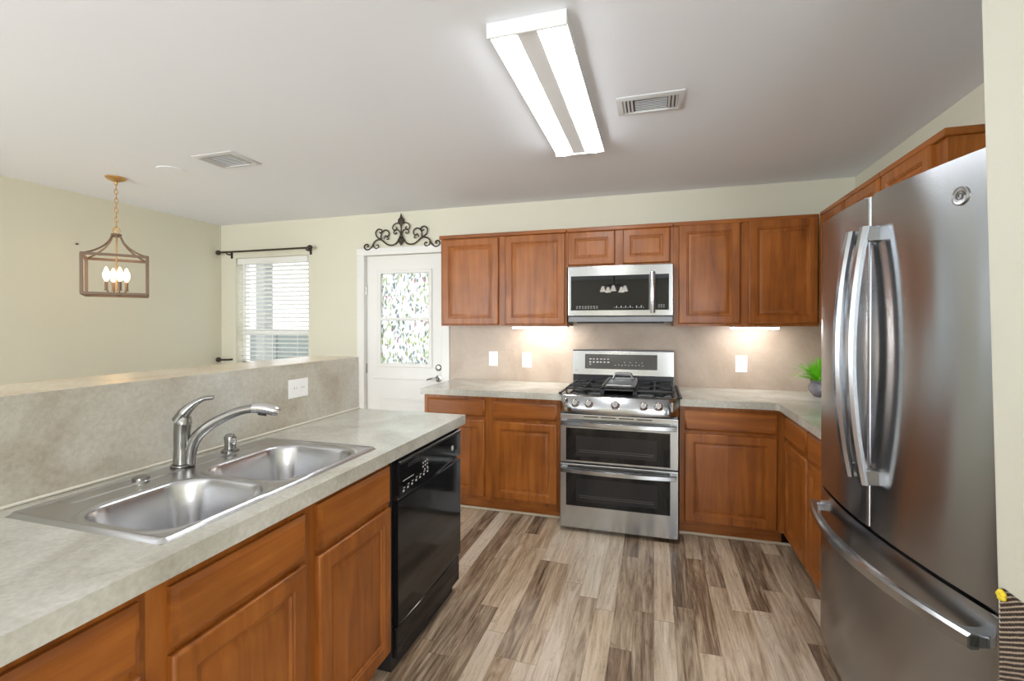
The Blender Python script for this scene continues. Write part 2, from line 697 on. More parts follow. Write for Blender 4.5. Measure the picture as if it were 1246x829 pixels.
# ------------------------------------------------------------------ the room
def wall_xz(name, x0, x1, y0, y1, z0, z1, holes, m='wall'):
    """a wall slab along x with rectangular holes (hx0, hx1, hz0, hz1) and their reveals"""
    bm = B()
    xs = sorted({x0, x1, *[h[0] for h in holes], *[h[1] for h in holes]})
    zs = sorted({z0, z1, *[h[2] for h in holes], *[h[3] for h in holes]})
    inh = lambda x, z: any(h[0] < x < h[1] and h[2] < z < h[3] for h in holes)
    V = {}

    def v(x, y, z):
        k = (round(x, 5), round(y, 5), round(z, 5))
        if k not in V:
            V[k] = bm.verts.new(k)
        return V[k]
    solid = {}
    for i in range(len(xs) - 1):
        for j in range(len(zs) - 1):
            solid[i, j] = not inh((xs[i] + xs[i + 1]) / 2, (zs[j] + zs[j + 1]) / 2)
    for (i, j), s in solid.items():
        if not s:
            continue
        a, b, c, d = xs[i], xs[i + 1], zs[j], zs[j + 1]
        for y in (y0, y1):
            bm.faces.new((v(a, y, c), v(b, y, c), v(b, y, d), v(a, y, d)))
        for di, dj, q in ((-1, 0, ((a, c), (a, d))), (1, 0, ((b, c), (b, d))), (0, -1, ((a, c), (b, c))), (0, 1, ((a, d), (b, d)))):
            if not solid.get((i + di, j + dj), False):
                (p, r), (s_, t) = q
                bm.faces.new((v(p, y0, r), v(s_, y0, t), v(s_, y1, t), v(p, y1, r)))
    return struct(name, bm, m)


WX0, WX1, WZ0, WZ1 = -4.172, -3.268, 0.96, 2.085       # window opening
DX0, DX1, DZ1 = -2.632, -1.822, 2.05                   # door opening

struct('floor', bx((XL - 0.2, YR - 0.2, -0.1), (XE + 0.2, D + 0.15, 0)), 'floor')
struct('ceiling', bx((XL - 0.2, YR - 0.2, H), (XE + 0.2, D + 0.15, H + 0.1)), 'ceiling')
wall_xz('wall_back', XL, XR + 0.15, D, D + 0.15, 0, H, [(WX0, WX1, WZ0, WZ1), (DX0, DX1, -0.001, DZ1)])
struct('wall_left', bx((XL - 0.15, YR - 0.15, 0), (XL, D + 0.15, H)), 'wall')
struct('wall_right', bx((XR, 1.27, 0), (XR + 0.15, D, H)), 'wall')
WEX = 0.69
wr = bx((WEX, 1.10, 0), (XE, 1.27, H), 0.012, 3)
for v in wr.verts:
    if v.co.y > 1.2:
        v.co.y += -0.022 + 0.05 * (v.co.z - 0.83)   # the far arris leans a little
struct('wall_right_return', wr, paint('textured_wall_paint', lin(205, 204, 190), 0.7, 0.35, 45))
struct('wall_right_living', bx((XE, YR - 0.15, 0), (XE + 0.15, 1.10, H)), 'wall')
wall_xz('wall_rear', XL, XE, YR - 0.15, YR, 0, H, [(-4.2, -2.4, 0.05, 2.15), (0.7, 2.4, 0.75, 2.15)])

# outside
g = struct('exterior_ground', bx((-12, D + 0.16, -0.15), (6, 20, -0.1)), 'ground')
f = B()
box(f, (-13, 8.0, -0.1), (-6.0, 8.06, 1.25))
for k in range(8):
    box(f, (-13 + k * 0.9, 7.97, -0.1), (-12.88 + k * 0.9, 8.0, 1.3))
struct('exterior_fence', f, mat('fence_grey', lin(126, 134, 132), 0.9))
struct('exterior_post', bx((-5.62, 5.6, -0.1), (-5.46, 5.76, 2.6)), 'post')
f = bx((-7.6, 5.5, 2.36), (-0.5, 5.9, 2.6))
struct('exterior_beam', f, 'post')

# window with its frame
wf = B()
for a, b in (((WX0, D + 0.09, WZ0), (WX0 + 0.04, D + 0.14, WZ1)), ((WX1 - 0.04, D + 0.09, WZ0), (WX1, D + 0.14, WZ1)),
             ((WX0, D + 0.09, WZ1 - 0.04), (WX1, D + 0.14, WZ1)), ((WX0, D + 0.09, WZ0), (WX1, D + 0.14, WZ0 + 0.05)),
             ((WX0, D + 0.085, 1.30), (WX1, D + 0.135, 1.35))):
    box(wf, a, b)
w = struct('window_1', wf, 'white')
obj('pane', bx((WX0 + 0.03, D + 0.11, WZ0 + 0.03), (WX1 - 0.03, D + 0.116, WZ1 - 0.03)), 'glass', w)
obj('window_sill', bx((WX0 - 0.03, D - 0.03, WZ0 - 0.03), (WX1 + 0.03, D + 0.09, WZ0), 0.004), 'white', w)

# blinds hung in the window
bl = thing('window_blind', 'white slatted blind hanging half open in the window at the back left', 'blind', (WX0, D + 0.045, WZ1))
bx0, bx1 = WX0 + 0.012, WX1 - 0.012
obj('headrail', bx((bx0, D + 0.005, WZ1 - 0.065), (bx1, D + 0.07, WZ1 - 0.002), 0.004), 'blind', bl)
sl = B()
z = WZ1 - 0.095
while z > WZ0 + 0.05:
    prof = []
    for s in range(7):
        t = -1 + s / 3
        prof.append((t * 0.024, 0.0025 * (1 - t * t) + t * -0.006))
    top = [(D + 0.04 + a, z + c + 0.0013) for a, c in prof]
    bot = [(D + 0.04 + a, z + c - 0.0013) for a, c in reversed(prof)]
    extrude_profile(sl, top + bot, 'x', bx0 + 0.004, bx1 - 0.004)
    z -= 0.0435
obj('slat', sl, 'blind', bl)
obj('bottom_rail', bx((bx0, D + 0.015, WZ0 + 0.012), (bx1, D + 0.065, WZ0 + 0.032), 0.004), 'blind', bl)
for xx in (bx0 + 0.13, (bx0 + bx1) / 2, bx1 - 0.13):
    cd = B()
    tube(cd, [(xx, D + 0.014, WZ1 - 0.06), (xx, D + 0.014, WZ0 + 0.03)], 0.0016, 6)
    obj('lift_cord', cd, 'blind', bl)
wd = B()
tube(wd, [(bx0 + 0.09, D + 0.002, WZ1 - 0.06), (bx0 + 0.09, D - 0.002, WZ1 - 0.62)], 0.005, 8)
obj('tilt_wand', wd, 'blind', bl)

# curtain rod
cr = thing('curtain_rod', 'thin dark bronze curtain rod with ball ends above the window', 'curtain rod', (-3.76, D, 2.145))
rb = B()
tube(rb, [(-4.31, D - 0.07, 2.142), (-3.205, D - 0.07, 2.142)], 0.009, 12)
obj('rod', rb, 'bronze', cr)
for xx in (-4.325, -3.19):
    fb = B()
    bmesh.ops.create_uvsphere(fb, u_segments=14, v_segments=8, radius=0.026, matrix=Matrix.Translation((xx, D - 0.07, 2.142)))
    obj('finial', fb, 'bronze', cr)
for xx in (-4.22, -3.235):
    bb = B()
    tube(bb, [(xx, D - 0.002, 2.125), (xx, D - 0.05, 2.12), (xx, D - 0.07, 2.128)], 0.007, 8)
    box(bb, (xx - 0.012, D - 0.006, 2.085), (xx + 0.012, D, 2.15))
    obj('bracket', bb, 'bronze', cr)
hb = thing('curtain_holdback', 'short dark bronze curtain holdback on the wall at the lower left of the window', 'curtain holdback', (-4.24, D, 1.033))
hm = B()
tube(hm, [(-4.222, D, 1.033), (-4.226, D - 0.05, 1.033), (-4.30, D - 0.075, 1.033), (-4.322, D - 0.075, 1.033)], 0.010, 10)
obj('arm', hm, 'bronze', hb)
hm = B()
bmesh.ops.create_uvsphere(hm, u_segments=14, v_segments=8, radius=0.026, matrix=Matrix.Translation((-4.322, D - 0.075, 1.033)))
obj('finial', hm, 'bronze', hb)
nb = B()
lathe(nb, [(0.004, 0), (0.004, 0.014), (0.007, 0.016), (0.006, 0.022)], (XL, 2.59, 2.032), 12, ROT_X)
tag(obj('wall_hook', nb, 'bronze', loc=(XL, 2.59, 2.032)), 'tiny dark hook on the cream wall beside the lantern', 'hook')

# back door
dfr = Frame((0, D - 0.0, 0), (1, 0, 0), (0, -1, 0))
dpl = B()
GX0, GX1, GZ0, GZ1 = -2.476, -1.970, 1.03, 1.878
zs = [0.01, 0.16, 0.70, 0.80, GZ0, GZ1, DZ1 - 0.004]
y0, y1 = D + 0.035, D + 0.075
# the slab with its glazed opening
xs = [DX0 + 0.004, GX0, GX1, DX1 - 0.004]
V = {}


def dv(x, y, z):
    k = (round(x, 4), round(y, 4), round(z, 4))
    if k not in V:
        V[k] = dpl.verts.new(k)
    return V[k]


zz = [0.01, GZ0, GZ1, DZ1 - 0.004]
for i in range(3):
    for j in range(3):
        if i == 1 and j == 1:
            continue
        for y in (y0, y1):
            dpl.faces.new((dv(xs[i], y, zz[j]), dv(xs[i + 1], y, zz[j]), dv(xs[i + 1], y, zz[j + 1]), dv(xs[i], y, zz[j + 1])))
for (a, b) in (((xs[1], zz[1]), (xs[2], zz[1])), ((xs[2], zz[1]), (xs[2], zz[2])), ((xs[2], zz[2]), (xs[1], zz[2])), ((xs[1], zz[2]), (xs[1], zz[1])),
               ((xs[0], zz[0]), (xs[3], zz[0])), ((xs[3], zz[0]), (xs[3], zz[3])), ((xs[3], zz[3]), (xs[0], zz[3])), ((xs[0], zz[3]), (xs[0], zz[0]))):
    dpl.faces.new((dv(a[0], y0, a[1]), dv(b[0], y0, b[1]), dv(b[0], y1, b[1]), dv(a[0], y1, a[1]))) if False else None
bmesh.ops.remove_doubles(dpl, verts=dpl.verts[:], dist=1e-5)
bnd = [e for e in dpl.edges if len(e.link_faces) == 1]
bmesh.ops.bridge_loops(dpl, edges=[e for e in bnd if all(abs(v.co.x - xs[0]) < 1e-4 or abs(v.co.x - xs[3]) < 1e-4 or abs(v.co.z - zz[0]) < 1e-4 or abs(v.co.z - zz[3]) < 1e-4 for v in e.verts)])
bnd = [e for e in dpl.edges if len(e.link_faces) == 1]
bmesh.ops.bridge_loops(dpl, edges=bnd)
door = struct('door_1', dpl, 'white')


def frame_bm(x0, x1, z0, z1, w_, ya, yb, bev=0.004):
    """picture-frame moulding of width w_, outer rectangle x0..x1, z0..z1"""
    bm = B()
    fr = Frame((0, ya, 0), (1, 0, 0), (0, -1, 0))
    prof = [(0, 0), (0, ya - yb - bev), (bev, ya - yb), (w_ - bev, ya - yb), (w_, ya - yb - bev), (w_, 0)]
    prev = None
    first = None
    for ins, h in prof:
        q = [bm.verts.new(fr.p(u, z, h)) for u, z in ((x0 + ins, z0 + ins), (x1 - ins, z0 + ins), (x1 - ins, z1 - ins), (x0 + ins, z1 - ins))]
        if prev:
            for i in range(4):
                bm.faces.new((prev[i], prev[(i + 1) % 4], q[(i + 1) % 4], q[i]))
        prev = q
        first = first or q
    for i in range(4):
        bm.faces.new((prev[i], prev[(i + 1) % 4], first[(i + 1) % 4], first[i]))
    return bm


obj('glazing_bead', frame_bm(GX0 - 0.03, GX1 + 0.03, GZ0 - 0.03, GZ1 + 0.03, 0.034, y0, y0 - 0.014), 'white', door)
obj('meeting_rail', bx((GX0, y0 - 0.008, 1.437), (GX1, y0 + 0.02, 1.463), 0.003), 'white', door)
obj('upper_pane', bx((GX0, y0 + 0.016, 1.46), (GX1, y0 + 0.02, GZ1)), 'film', door)
obj('lower_pane', bx((GX0, y0 + 0.010, GZ0), (GX1, y0 + 0.014, 1.44)), 'film', door)
obj('mid_moulding', bx((DX0 + 0.08, y0 - 0.01, 0.885), (DX1 - 0.08, y0, 0.905), 0.004), 'white', door)
obj('lower_panel', rings(B(), Frame((0, y0, 0), (1, 0, 0), (0, -1, 0)), DX0 + 0.13, DX1 - 0.13, 0.18, 0.72,
                         [(0, 0), (0.005, 0.008), (0.02, 0.010), (0.035, 0.002), (0.06, 0.002), (0.09, 0.009)]), 'white', door)
kb = B()
lathe(kb, [(0.030, 0), (0.030, 0.008), (0.024, 0.014), (0.016, 0.016)], (-1.878, y0, 1.005), 20, ROT_Y2Z)
obj('deadbolt', kb, 'nickel', door)
kb = B()
lathe(kb, [(0.032, 0), (0.032, 0.006), (0.012, 0.010), (0.012, 0.045)], (-1.878, y0, 0.905), 20, ROT_Y2Z)
tube(kb, catmull([(-1.878, y0 - 0.045, 0.905), (-1.92, y0 - 0.05, 0.91), (-1.975, y0 - 0.045, 0.897)], 5), [0.010, 0.009, 0.007], 10)
obj('lever_handle', kb, 'nickel', door)
for zh in (1.72, 0.98, 0.25):
    hg = B()
    tube(hg, [(DX0 + 0.002, y0 - 0.004, zh - 0.045), (DX0 + 0.002, y0 - 0.004, zh + 0.045)], 0.007, 8)
    obj('hinge', hg, 'nickel', door)
TW = 0.072
struct('trim_1', bx((DX0 - TW, D - 0.018, 0), (DX0 + 0.006, D, DZ1 + TW * 0.9), 0.004), 'white')
struct('trim_2', bx((DX1 - 0.006, D - 0.018, 0), (DX1 + TW - 0.002, D, DZ1 + TW * 0.9), 0.004), 'white')
struct('trim_3', bx((DX0 - TW, D - 0.022, DZ1 - 0.004), (DX1 + TW - 0.002, D, DZ1 + TW * 0.9), 0.004), 'white')
struct('trim_4', bx((DX0, D + 0.0, 0), (DX0 + 0.003, D + 0.15, DZ1)), 'white')

# scrolled ironwork above the door
sc_root = thing('iron_scroll', 'dark scrolled wrought-iron ornament on the wall above the white door', 'wall ornament', (-2.23, D - 0.02, 2.12))


def scr(pts, mir, r):
    out = []
    for px, py in pts:
        dx = (px - 626) / 12.46 / 117.5
        z_ = 2.12 + (548 - py) / 12.46 / 131.0
        # one side of the picture is nearer: halves are mirror images
        out.append(Vector((-2.228 + (-dx if mir else dx), D - 0.02, z_)))
    bm = B()
    tube(bm, catmull(out, 7), r * 0.82, 8)
    return bm


S_main = [(580, 470), (540, 513), (480, 530), (420, 518), (370, 480), (320, 440), (265, 438), (215, 468), (185, 520), (150, 566), (110, 583), (70, 566), (56, 530), (76, 500), (108, 502), (118, 525), (100, 538)]
S_low = [(198, 500), (212, 550), (250, 570), (280, 545), (268, 512), (243, 522)]
S_right = [(320, 440), (318, 400), (325, 345), (360, 305), (402, 298), (437, 328), (440, 370), (415, 398), (390, 390), (392, 372)]
S_hook = [(362, 432), (375, 395), (402, 398), (432, 420), (425, 440), (404, 434)]
S_left = [(315, 430), (268, 405), (240, 360), (240, 312), (278, 276), (320, 287), (333, 315), (310, 335), (290, 322)]
S_top = [(608, 215), (562, 203), (518, 222), (496, 265), (510, 300), (540, 302), (562, 278), (545, 262)]
S_mid = [(618, 390), (606, 340), (575, 305), (535, 310), (513, 338), (530, 365), (556, 358), (550, 338)]
S_spine = [(576, 470), (605, 410), (624, 340), (626, 240)]
for mir in (False, True):
    for s_, r_ in ((S_main, 0.0085), (S_low, 0.0065), (S_right, 0.0075), (S_hook, 0.006), (S_left, 0.0075), (S_top, 0.0065), (S_mid, 0.0065), (S_spine, 0.0075)):
        obj('scroll', scr(s_, mir, r_), 'iron', sc_root)
fm = B()
lathe(fm, [(0.002, 0.30), (0.010, 0.275), (0.014, 0.262), (0.030, 0.245), (0.034, 0.225), (0.022, 0.205), (0.012, 0.19), (0.009, 0.17)], (-2.228, D - 0.022, 2.12), 10)
for v in fm.verts:
    v.co.y = (v.co.y - D + 0.022) * 0.45 + D - 0.022
obj('finial', fm, 'iron', sc_root)
fm = B()
lathe(fm, [(0.007, 0.09), (0.022, 0.075), (0.036, 0.06), (0.030, 0.045), (0.014, 0.02), (0.002, 0.0)], (-2.228, D - 0.022, 2.12), 10)
for v in fm.verts:
    v.co.y = (v.co.y - D + 0.022) * 0.45 + D - 0.022
obj('drop', fm, 'iron', sc_root)

# ------------------------------------------------------------------ half wall behind the sink, with its bar ledge
HWX, HWT = -1.634, 1.2116
PYF = 2.365                                             # far end of the peninsula
struct('wall_half', bx((HWX - 0.13, -0.6, 0), (HWX - 0.004, PYF, HWT - 0.03)), 'wall')
hs_ = struct('wall_half_cladding', bx((HWX - 0.004, -0.6, 0.914), (HWX, PYF, HWT - 0.001)), 'halfsplash')
tag(obj('bar_ledge', bx((HWX - 0.32, -0.6, HWT - 0.03), (HWX - 0.0045, PYF + 0.004, HWT), 0.004), 'ledge'),
    'long tan bar ledge along the top of the half wall behind the sink', 'bar ledge')
struct('trim_5', bx((HWX - 0.134, PYF, 0.0), (HWX + 0.0, PYF + 0.012, HWT - 0.03), 0.003), 'white')
struct('trim_6', bx((HWX, -0.6, 0.9145), (HWX + 0.008, PYF, 0.924), 0.003), mat('caulk', lin(214, 208, 194), 0.5))

# ------------------------------------------------------------------ cabinets
DOOR_RINGS = [(0, 0.0), (0, 0.012), (0.004, 0.018), (0.010, 0.021), (0.052, 0.021), (0.056, 0.0165), (0.061, 0.0165), (0.066, 0.010), (0.074, 0.009), (0.098, 0.0185)]
SMALL_RINGS = [(0, 0.0), (0, 0.012), (0.004, 0.018), (0.010, 0.021), (0.048, 0.021), (0.051, 0.0165), (0.055, 0.0165), (0.059, 0.010), (0.064, 0.009), (0.078, 0.0175)]
DRAWER_RINGS = [(0, 0.0), (0, 0.011), (0.005, 0.013), (0.012, 0.019), (0.016, 0.021)]
T = 0.021


def cabinet(name, label, fr, w_, z0, z1, depth, doors, drawers, group, cross, toe=True, crown=False, cat='cabinet', small=False, crown_ext=(0.012, 0.012), toe_from=0.002):
    """fr: its n=0 plane is the front of the doors"""
    t = thing(name, label, cat, fr.p(w_ / 2, 0, -depth / 2) + Vector((0, 0, z0 if not toe else 0)), group=group)
    bm = B()
    fbox(bm, fr, 0.0, w_, z0, z1 - (0.0 if not toe else 0.001), -depth, -T - 0.019)
    if toe:                                     # open top: bowls hang inside
        top = [f for f in bm.faces if all(abs(v.co.z - (z1 - 0.001)) < 1e-4 for v in f.verts)]
        bmesh.ops.delete(bm, geom=top, context='FACES_ONLY')
    obj('carcass', bm, 'wood_z', t)
    bm = B()
    fbox(bm, fr, 0.0, w_, z0, z1 - 0.0005, -T - 0.0189, -T)
    obj('face_frame', bm, 'wood_z', t)
    for d in doors:
        obj('door', rings(B(), Frame(fr.p(0, 0, -T + 0.0002), fr.u, fr.n), *d, SMALL_RINGS if small else DOOR_RINGS), 'wood_z', t)
    for d in drawers:
        obj('drawer', rings(B(), Frame(fr.p(0, 0, -T + 0.0002), fr.u, fr.n), *d, DRAWER_RINGS), cross, t)
    if toe:
        bm = B()
        fbox(bm, fr, toe_from, w_ - 0.002, 0.0, z0 - 0.0005, -depth, -0.085)
        obj('toe_kick', bm, cross, t)
    if crown:
        bm = B()
        a, b = -crown_ext[0], w_ + crown_ext[1]
        fbox(bm, fr, a, b, z1 - 0.022, z1 + 0.008, -depth, -T + 0.018, 0.004)
        obj('crown', bm, cross, t)
    return t


# peninsula, facing +x
PX = -0.982
fp = Frame((PX, 0, 0), (0, 1, 0), (1, 0, 0))
PD = 0.62


def sub(fr, u):
    return Frame(fr.p(u, 0, 0), fr.u, fr.n)


cabinet('base_cabinet', 'maple base cabinet nearest the camera under the sink counter, left of the sink cabinet', sub(fp, 0.115), 0.598, 0.10, 0.865, PD,
        [(0.025, 0.58, 0.125, 0.69)], [(0.025, 0.58, 0.712, 0.84)], 'peninsula base cabinets', 'wood_y')
cabinet('sink_cabinet', 'wide maple cabinet under the sink with two drawer fronts over two doors', sub(fp, 0.7135), 0.936, 0.10, 0.865, PD,
        [(0.045, 0.455, 0.125, 0.687), (0.509, 0.924, 0.115, 0.683)], [(0.045, 0.455, 0.703, 0.836), (0.509, 0.924, 0.703, 0.843)], 'peninsula base cabinets', 'wood_y')
tag(obj('end_panel', extrude_profile(B(), [(PX - PD, 0), (PX - 0.10, 0), (PX - 0.10, 0.09), (PX - T, 0.09), (PX - T, 0.865), (PX - PD, 0.865)], 'y', 2.306, 2.326), 'wood_z'), 'narrow maple end panel closing the peninsula beyond the dishwasher', 'cabinet panel')

# back wall, left of the range, facing -y
LX0, LX1 = -1.695, -0.630
fl = Frame((LX0, D - 0.62, 0), (1, 0, 0), (0, -1, 0))
cabinet('base_cabinet', 'maple base cabinet on the back wall between the door and the range', fl, LX1 - LX0, 0.10, 0.868, 0.615,
        [(0.03, 0.497, 0.125, 0.692), (0.555, 1.038, 0.125, 0.690)], [(0.03, 0.497, 0.716, 0.84), (0.555, 1.038, 0.712, 0.835)], 'back wall base cabinets', 'wood_x')
RX0 = 0.160
fr_ = Frame((RX0, D - 0.62, 0), (1, 0, 0), (0, -1, 0))
cabinet('base_cabinet', 'maple base cabinet with one wide door right of the range', fr_, 0.775 - RX0, 0.10, 0.868, 0.615,
        [(0.03, 0.572, 0.112, 0.690)], [(0.03, 0.572, 0.708, 0.842)], 'back wall base cabinets', 'wood_x')
# right run, facing -x
RRX = 0.753
frr = Frame((RRX, 3.28, 0), (0, -1, 0), (-1, 0, 0))
rc = cabinet('base_cabinet', 'maple corner base cabinet with two narrow doors beside the refrigerator', frr, 3.28 - 2.362, 0.10, 0.868, XR - RRX - 0.002,
             [(0.052, 0.478, 0.118, 0.690), (0.507, 0.90, 0.118, 0.690)], [(0.052, 0.478, 0.710, 0.845), (0.507, 0.90, 0.710, 0.845)], 'right wall base cabinets', 'wood_y', toe_from=-0.0849)

# quarter round at the cabinet feet
qm = mat('quarter_round_paint', lin(196, 182, 160), 0.5)
struct('trim_7', bx((LX0, D - 0.62 + 0.073, 0), (LX1, D - 0.62 + 0.086, 0.018), 0.005, 2), qm)
struct('trim_8', bx((RX0, D - 0.62 + 0.073, 0), (RRX + 0.085, D - 0.62 + 0.086, 0.018), 0.005, 2), qm)
struct('trim_9', bx((RRX + 0.072, 2.362, 0), (RRX + 0.085, D - 0.62 + 0.073, 0.018), 0.005, 2), qm)

# upper cabinets on the back wall
UD = 0.33
fu = Frame((0, D - UD, 0), (1, 0, 0), (0, -1, 0))
UZ0, UZ1 = 1.386, 2.120
cabinet('wall_cabinet', 'maple wall cabinet with two doors between the white door and the microwave', sub(fu, -1.690), 1.047, UZ0, UZ1, UD - 0.002,
        [(0.018, 0.503, 1.396, 2.092), (0.558, 1.036, 1.398, 2.096)], [], 'back wall upper cabinets', 'wood_x', toe=False, crown=True, crown_ext=(0.012, 0))
cabinet('wall_cabinet', 'short maple wall cabinet with two small doors above the microwave', sub(fu, -0.641), 0.768, 1.832, UZ1, UD - 0.002,
        [(0.012, 0.360, 1.846, 2.097), (0.418, 0.748, 1.846, 2.097)], [], 'back wall upper cabinets', 'wood_x', toe=False, crown=True, small=True, crown_ext=(0, 0))
cabinet('wall_cabinet', 'maple wall cabinet with two doors right of the microwave', sub(fu, 0.129), 0.914, UZ0, UZ1, UD - 0.002,
        [(0.036, 0.437, 1.404, 2.104), (0.488, 0.906, 1.404, 2.108)], [], 'back wall upper cabinets', 'wood_x', toe=False, crown=True, crown_ext=(0, -0.004))
# right wall
fur = Frame((XR - UD + 0.0, 3.545, 0), (0, -1, 0), (-1, 0, 0))
cabinet('wall_cabinet', 'maple corner wall cabinet on the right wall beyond the refrigerator', fur, 3.545 - 2.672, UZ0, UZ1, UD - 0.002,
        [(0.03, 0.415, 1.404, 2.10), (0.452, 0.862, 1.404, 2.10)], [], 'right wall upper cabinets', 'wood_y', toe=False, crown=True, crown_ext=(-0.022, 0))
cabinet('wall_cabinet', 'maple wall cabinet above the refrigerator ending in a finished side', sub(fur, 0.874), 0.514, 1.88, UZ1, UD - 0.002,
        [(0.02, 0.43, 1.90, 2.10)], [], 'right wall upper cabinets', 'wood_y', toe=False, crown=True, small=True, crown_ext=(0, 0.014))

# ------------------------------------------------------------------ counters and backsplash
CT, CB = 0.914, 0.869
pc = B()
CX1 = -0.972
outer = [(HWX + 0.0005, -0.55), (CX1, -0.55), (CX1, PYF), (HWX + 0.0005, PYF)]
HX0, HX1, HY0, HY1 = -1.452, -1.047, 0.788, 1.582
hole = [(HX0, HY0), (HX1, HY0), (HX1, HY1), (HX0, HY1)]
CBP = 0.8655
for zc in (CBP, CT):
    pass
O = {z_: [pc.verts.new((x, y, z_)) for x, y in outer] for z_ in (CBP, CT)}
I = {z_: [pc.verts.new((x, y, z_)) for x, y in hole] for z_ in (CBP, CT)}
for i in range(4):
    j = (i + 1) % 4
    pc.faces.new((O[CT][i], O[CT][j], I[CT][j], I[CT][i]))
    pc.faces.new((O[CBP][j], O[CBP][i], I[CBP][i], I[CBP][j]))
    pc.faces.new((O[CBP][i], O[CBP][j], O[CT][j], O[CT][i]))
    pc.faces.new((I[CBP][j], I[CBP][i], I[CT][i], I[CT][j]))
tag(obj('countertop', pc, 'counter', smooth=0), 'beige laminate peninsula countertop holding the double sink', 'countertop')
tag(obj('countertop', prism(B(), [(-1.7076, D - 0.640), (-0.622, D - 0.640), (-0.622, D - 0.002), (-1.7076, D - 0.002)], CB, CT, 0.003), 'counter'),
    'beige laminate countertop on the back wall left of the range', 'countertop')
tag(obj('countertop', prism(B(), [(0.158, D - 0.640), (0.715, D - 0.640), (0.733, D - 0.658), (0.733, 2.362), (XR - 0.002, 2.362), (XR - 0.002, D - 0.002), (0.158, D - 0.002)], CB, CT, 0.003), 'counter'),
    'beige laminate corner countertop right of the range with the potted plant', 'countertop')
struct('wall_backsplash', bx((-1.749, D - 0.004, CT - 0.002), (XR - 0.004, D - 0.0005, UZ0 + 0.06)), 'splash')
struct('wall_backsplash_side', bx((XR - 0.004, 2.3, CT - 0.002), (XR - 0.0005, D - 0.004, UZ0 + 0.06)), 'splash')

# ------------------------------------------------------------------ sink and faucet
sk = thing('kitchen_sink', 'double bowl stainless steel sink set into the peninsula counter', 'sink', (-1.30, 1.195, CT))
SX0, SX1, SY0, SY1 = -1.566, -1.036, 0.771, 1.620


def sdbox(x, y, cx, cy, hx, hy, r):
    qx, qy = abs(x - cx) - hx + r, abs(y - cy) - hy + r
    return math.hypot(max(qx, 0), max(qy, 0)) + min(max(qx, qy), 0) - r


def sst(t):
    t = max(0, min(1, t))
    return t * t * (3 - 2 * t)


BOWLS = [(-1.232, 0.972, 0.170, 0.166, 0.095, 0.165), (-1.246, 1.365, 0.184, 0.191, 0.095, 0.165)]


def sink_z(x, y):
    z_ = CT + 0.006
    eo = sdbox(x, y, (SX0 + SX1) / 2, (SY0 + SY1) / 2, (SX1 - SX0) / 2, (SY1 - SY0) / 2, 0.02)
    z_ += 0.004 * math.exp(-((eo + 0.011) / 0.006) ** 2)
    if eo > -0.006:
        z_ -= 0.006 * sst((eo + 0.006) / 0.006)
    for cx, cy, hx, hy, r, dp in BOWLS:
        s_ = sdbox(x, y, cx, cy, hx, hy, r)
        z_ += 0.0025 * math.exp(-((s_ - 0.012) / 0.007) ** 2)
        if s_ < 0:
            z_ -= dp * (0.12 * sst(-s_ / 0.016) + 0.88 * sst((-s_ - 0.004) / 0.045)) + 0.01 * sst((-s_ - 0.04) / 0.1)
    # pressed faucet ledge
    lg = sdbox(x, y, -1.515, 1.195, 0.028, 0.33, 0.02)
    z_ += 0.003 * (1 - sst((lg + 0.004) / 0.008))
    return z_


sb = B()
nx, ny = 150, 240
grid = [[sb.verts.new((SX0 + (SX1 - SX0) * i / nx, SY0 + (SY1 - SY0) * j / ny, 0)) for j in range(ny + 1)] for i in range(nx + 1)]
for row in grid:
    for v in row:
        v.co.z = sink_z(v.co.x, v.co.y)
for i in range(nx):
    for j in range(ny):
        sb.faces.new((grid[i][j], grid[i + 1][j], grid[i + 1][j + 1], grid[i][j + 1]))
obj('basin', sb, 'sink_steel', sk, smooth=60)
for cx, cy, *_r in BOWLS:
    dr = B()
    zb = sink_z(cx, cy)
    lathe(dr, [(0.045, 0.0005), (0.045, 0.003), (0.036, 0.003), (0.030, -0.001), (0.004, -0.001)], (cx, cy, zb), 24)
    obj('drain', dr, 'chrome', sk)
hc = B()
lathe(hc, [(0.023, 0), (0.023, 0.006), (0.018, 0.009), (0.001, 0.010)], (-1.513, 1.067, sink_z(-1.513, 1.067)), 20)
obj('hole_cover', hc, 'nickel', sk)

FX, FY = -1.520, 1.205
fz = sink_z(FX, FY) + 0.0015
fd = Vector((0.866, 0.5, 0))


def fpt(t_, z_):
    return Vector((FX, FY, z_)) + fd * t_


fa = thing('faucet', 'brushed nickel single-lever faucet with a long arched spout between the sink bowls', 'faucet', (FX, FY, fz))
fb = B()
tube(fb, catmull([(FX, FY, fz), (FX, FY, fz + 0.012), (FX, FY, fz + 0.06), (FX, FY, fz + 0.11), fpt(0.004, fz + 0.145), fpt(0.008, fz + 0.165)], 6),
     [0.028, 0.0265, 0.024, 0.0245, 0.026, 0.020], 20)
obj('body', fb, 'nickel', fa)
es = B()
lathe(es, [(0.034, 0), (0.034, 0.004), (0.028, 0.008)], (FX, FY, fz + 0.0005), 24)
obj('base_ring', es, 'nickel', fa)
lv = B()
tube(lv, catmull([fpt(-0.012, fz + 0.150), fpt(0.008, fz + 0.178), fpt(0.035, fz + 0.205), fpt(0.065, fz + 0.222), fpt(0.095, fz + 0.226)], 8),
     [0.024, 0.023, 0.015, 0.0105, 0.009], 14, flat=0.8)
obj('lever', lv, 'nickel', fa)
sp = B()
tube(sp, catmull([fpt(0.022, fz + 0.0), fpt(0.024, fz + 0.035), fpt(0.038, fz + 0.085), fpt(0.075, fz + 0.125), fpt(0.13, fz + 0.158), fpt(0.18, fz + 0.177), fpt(0.225, fz + 0.184)], 8),
     [0.017, 0.018, 0.019, 0.0175, 0.0155, 0.0145, 0.0145], 16)
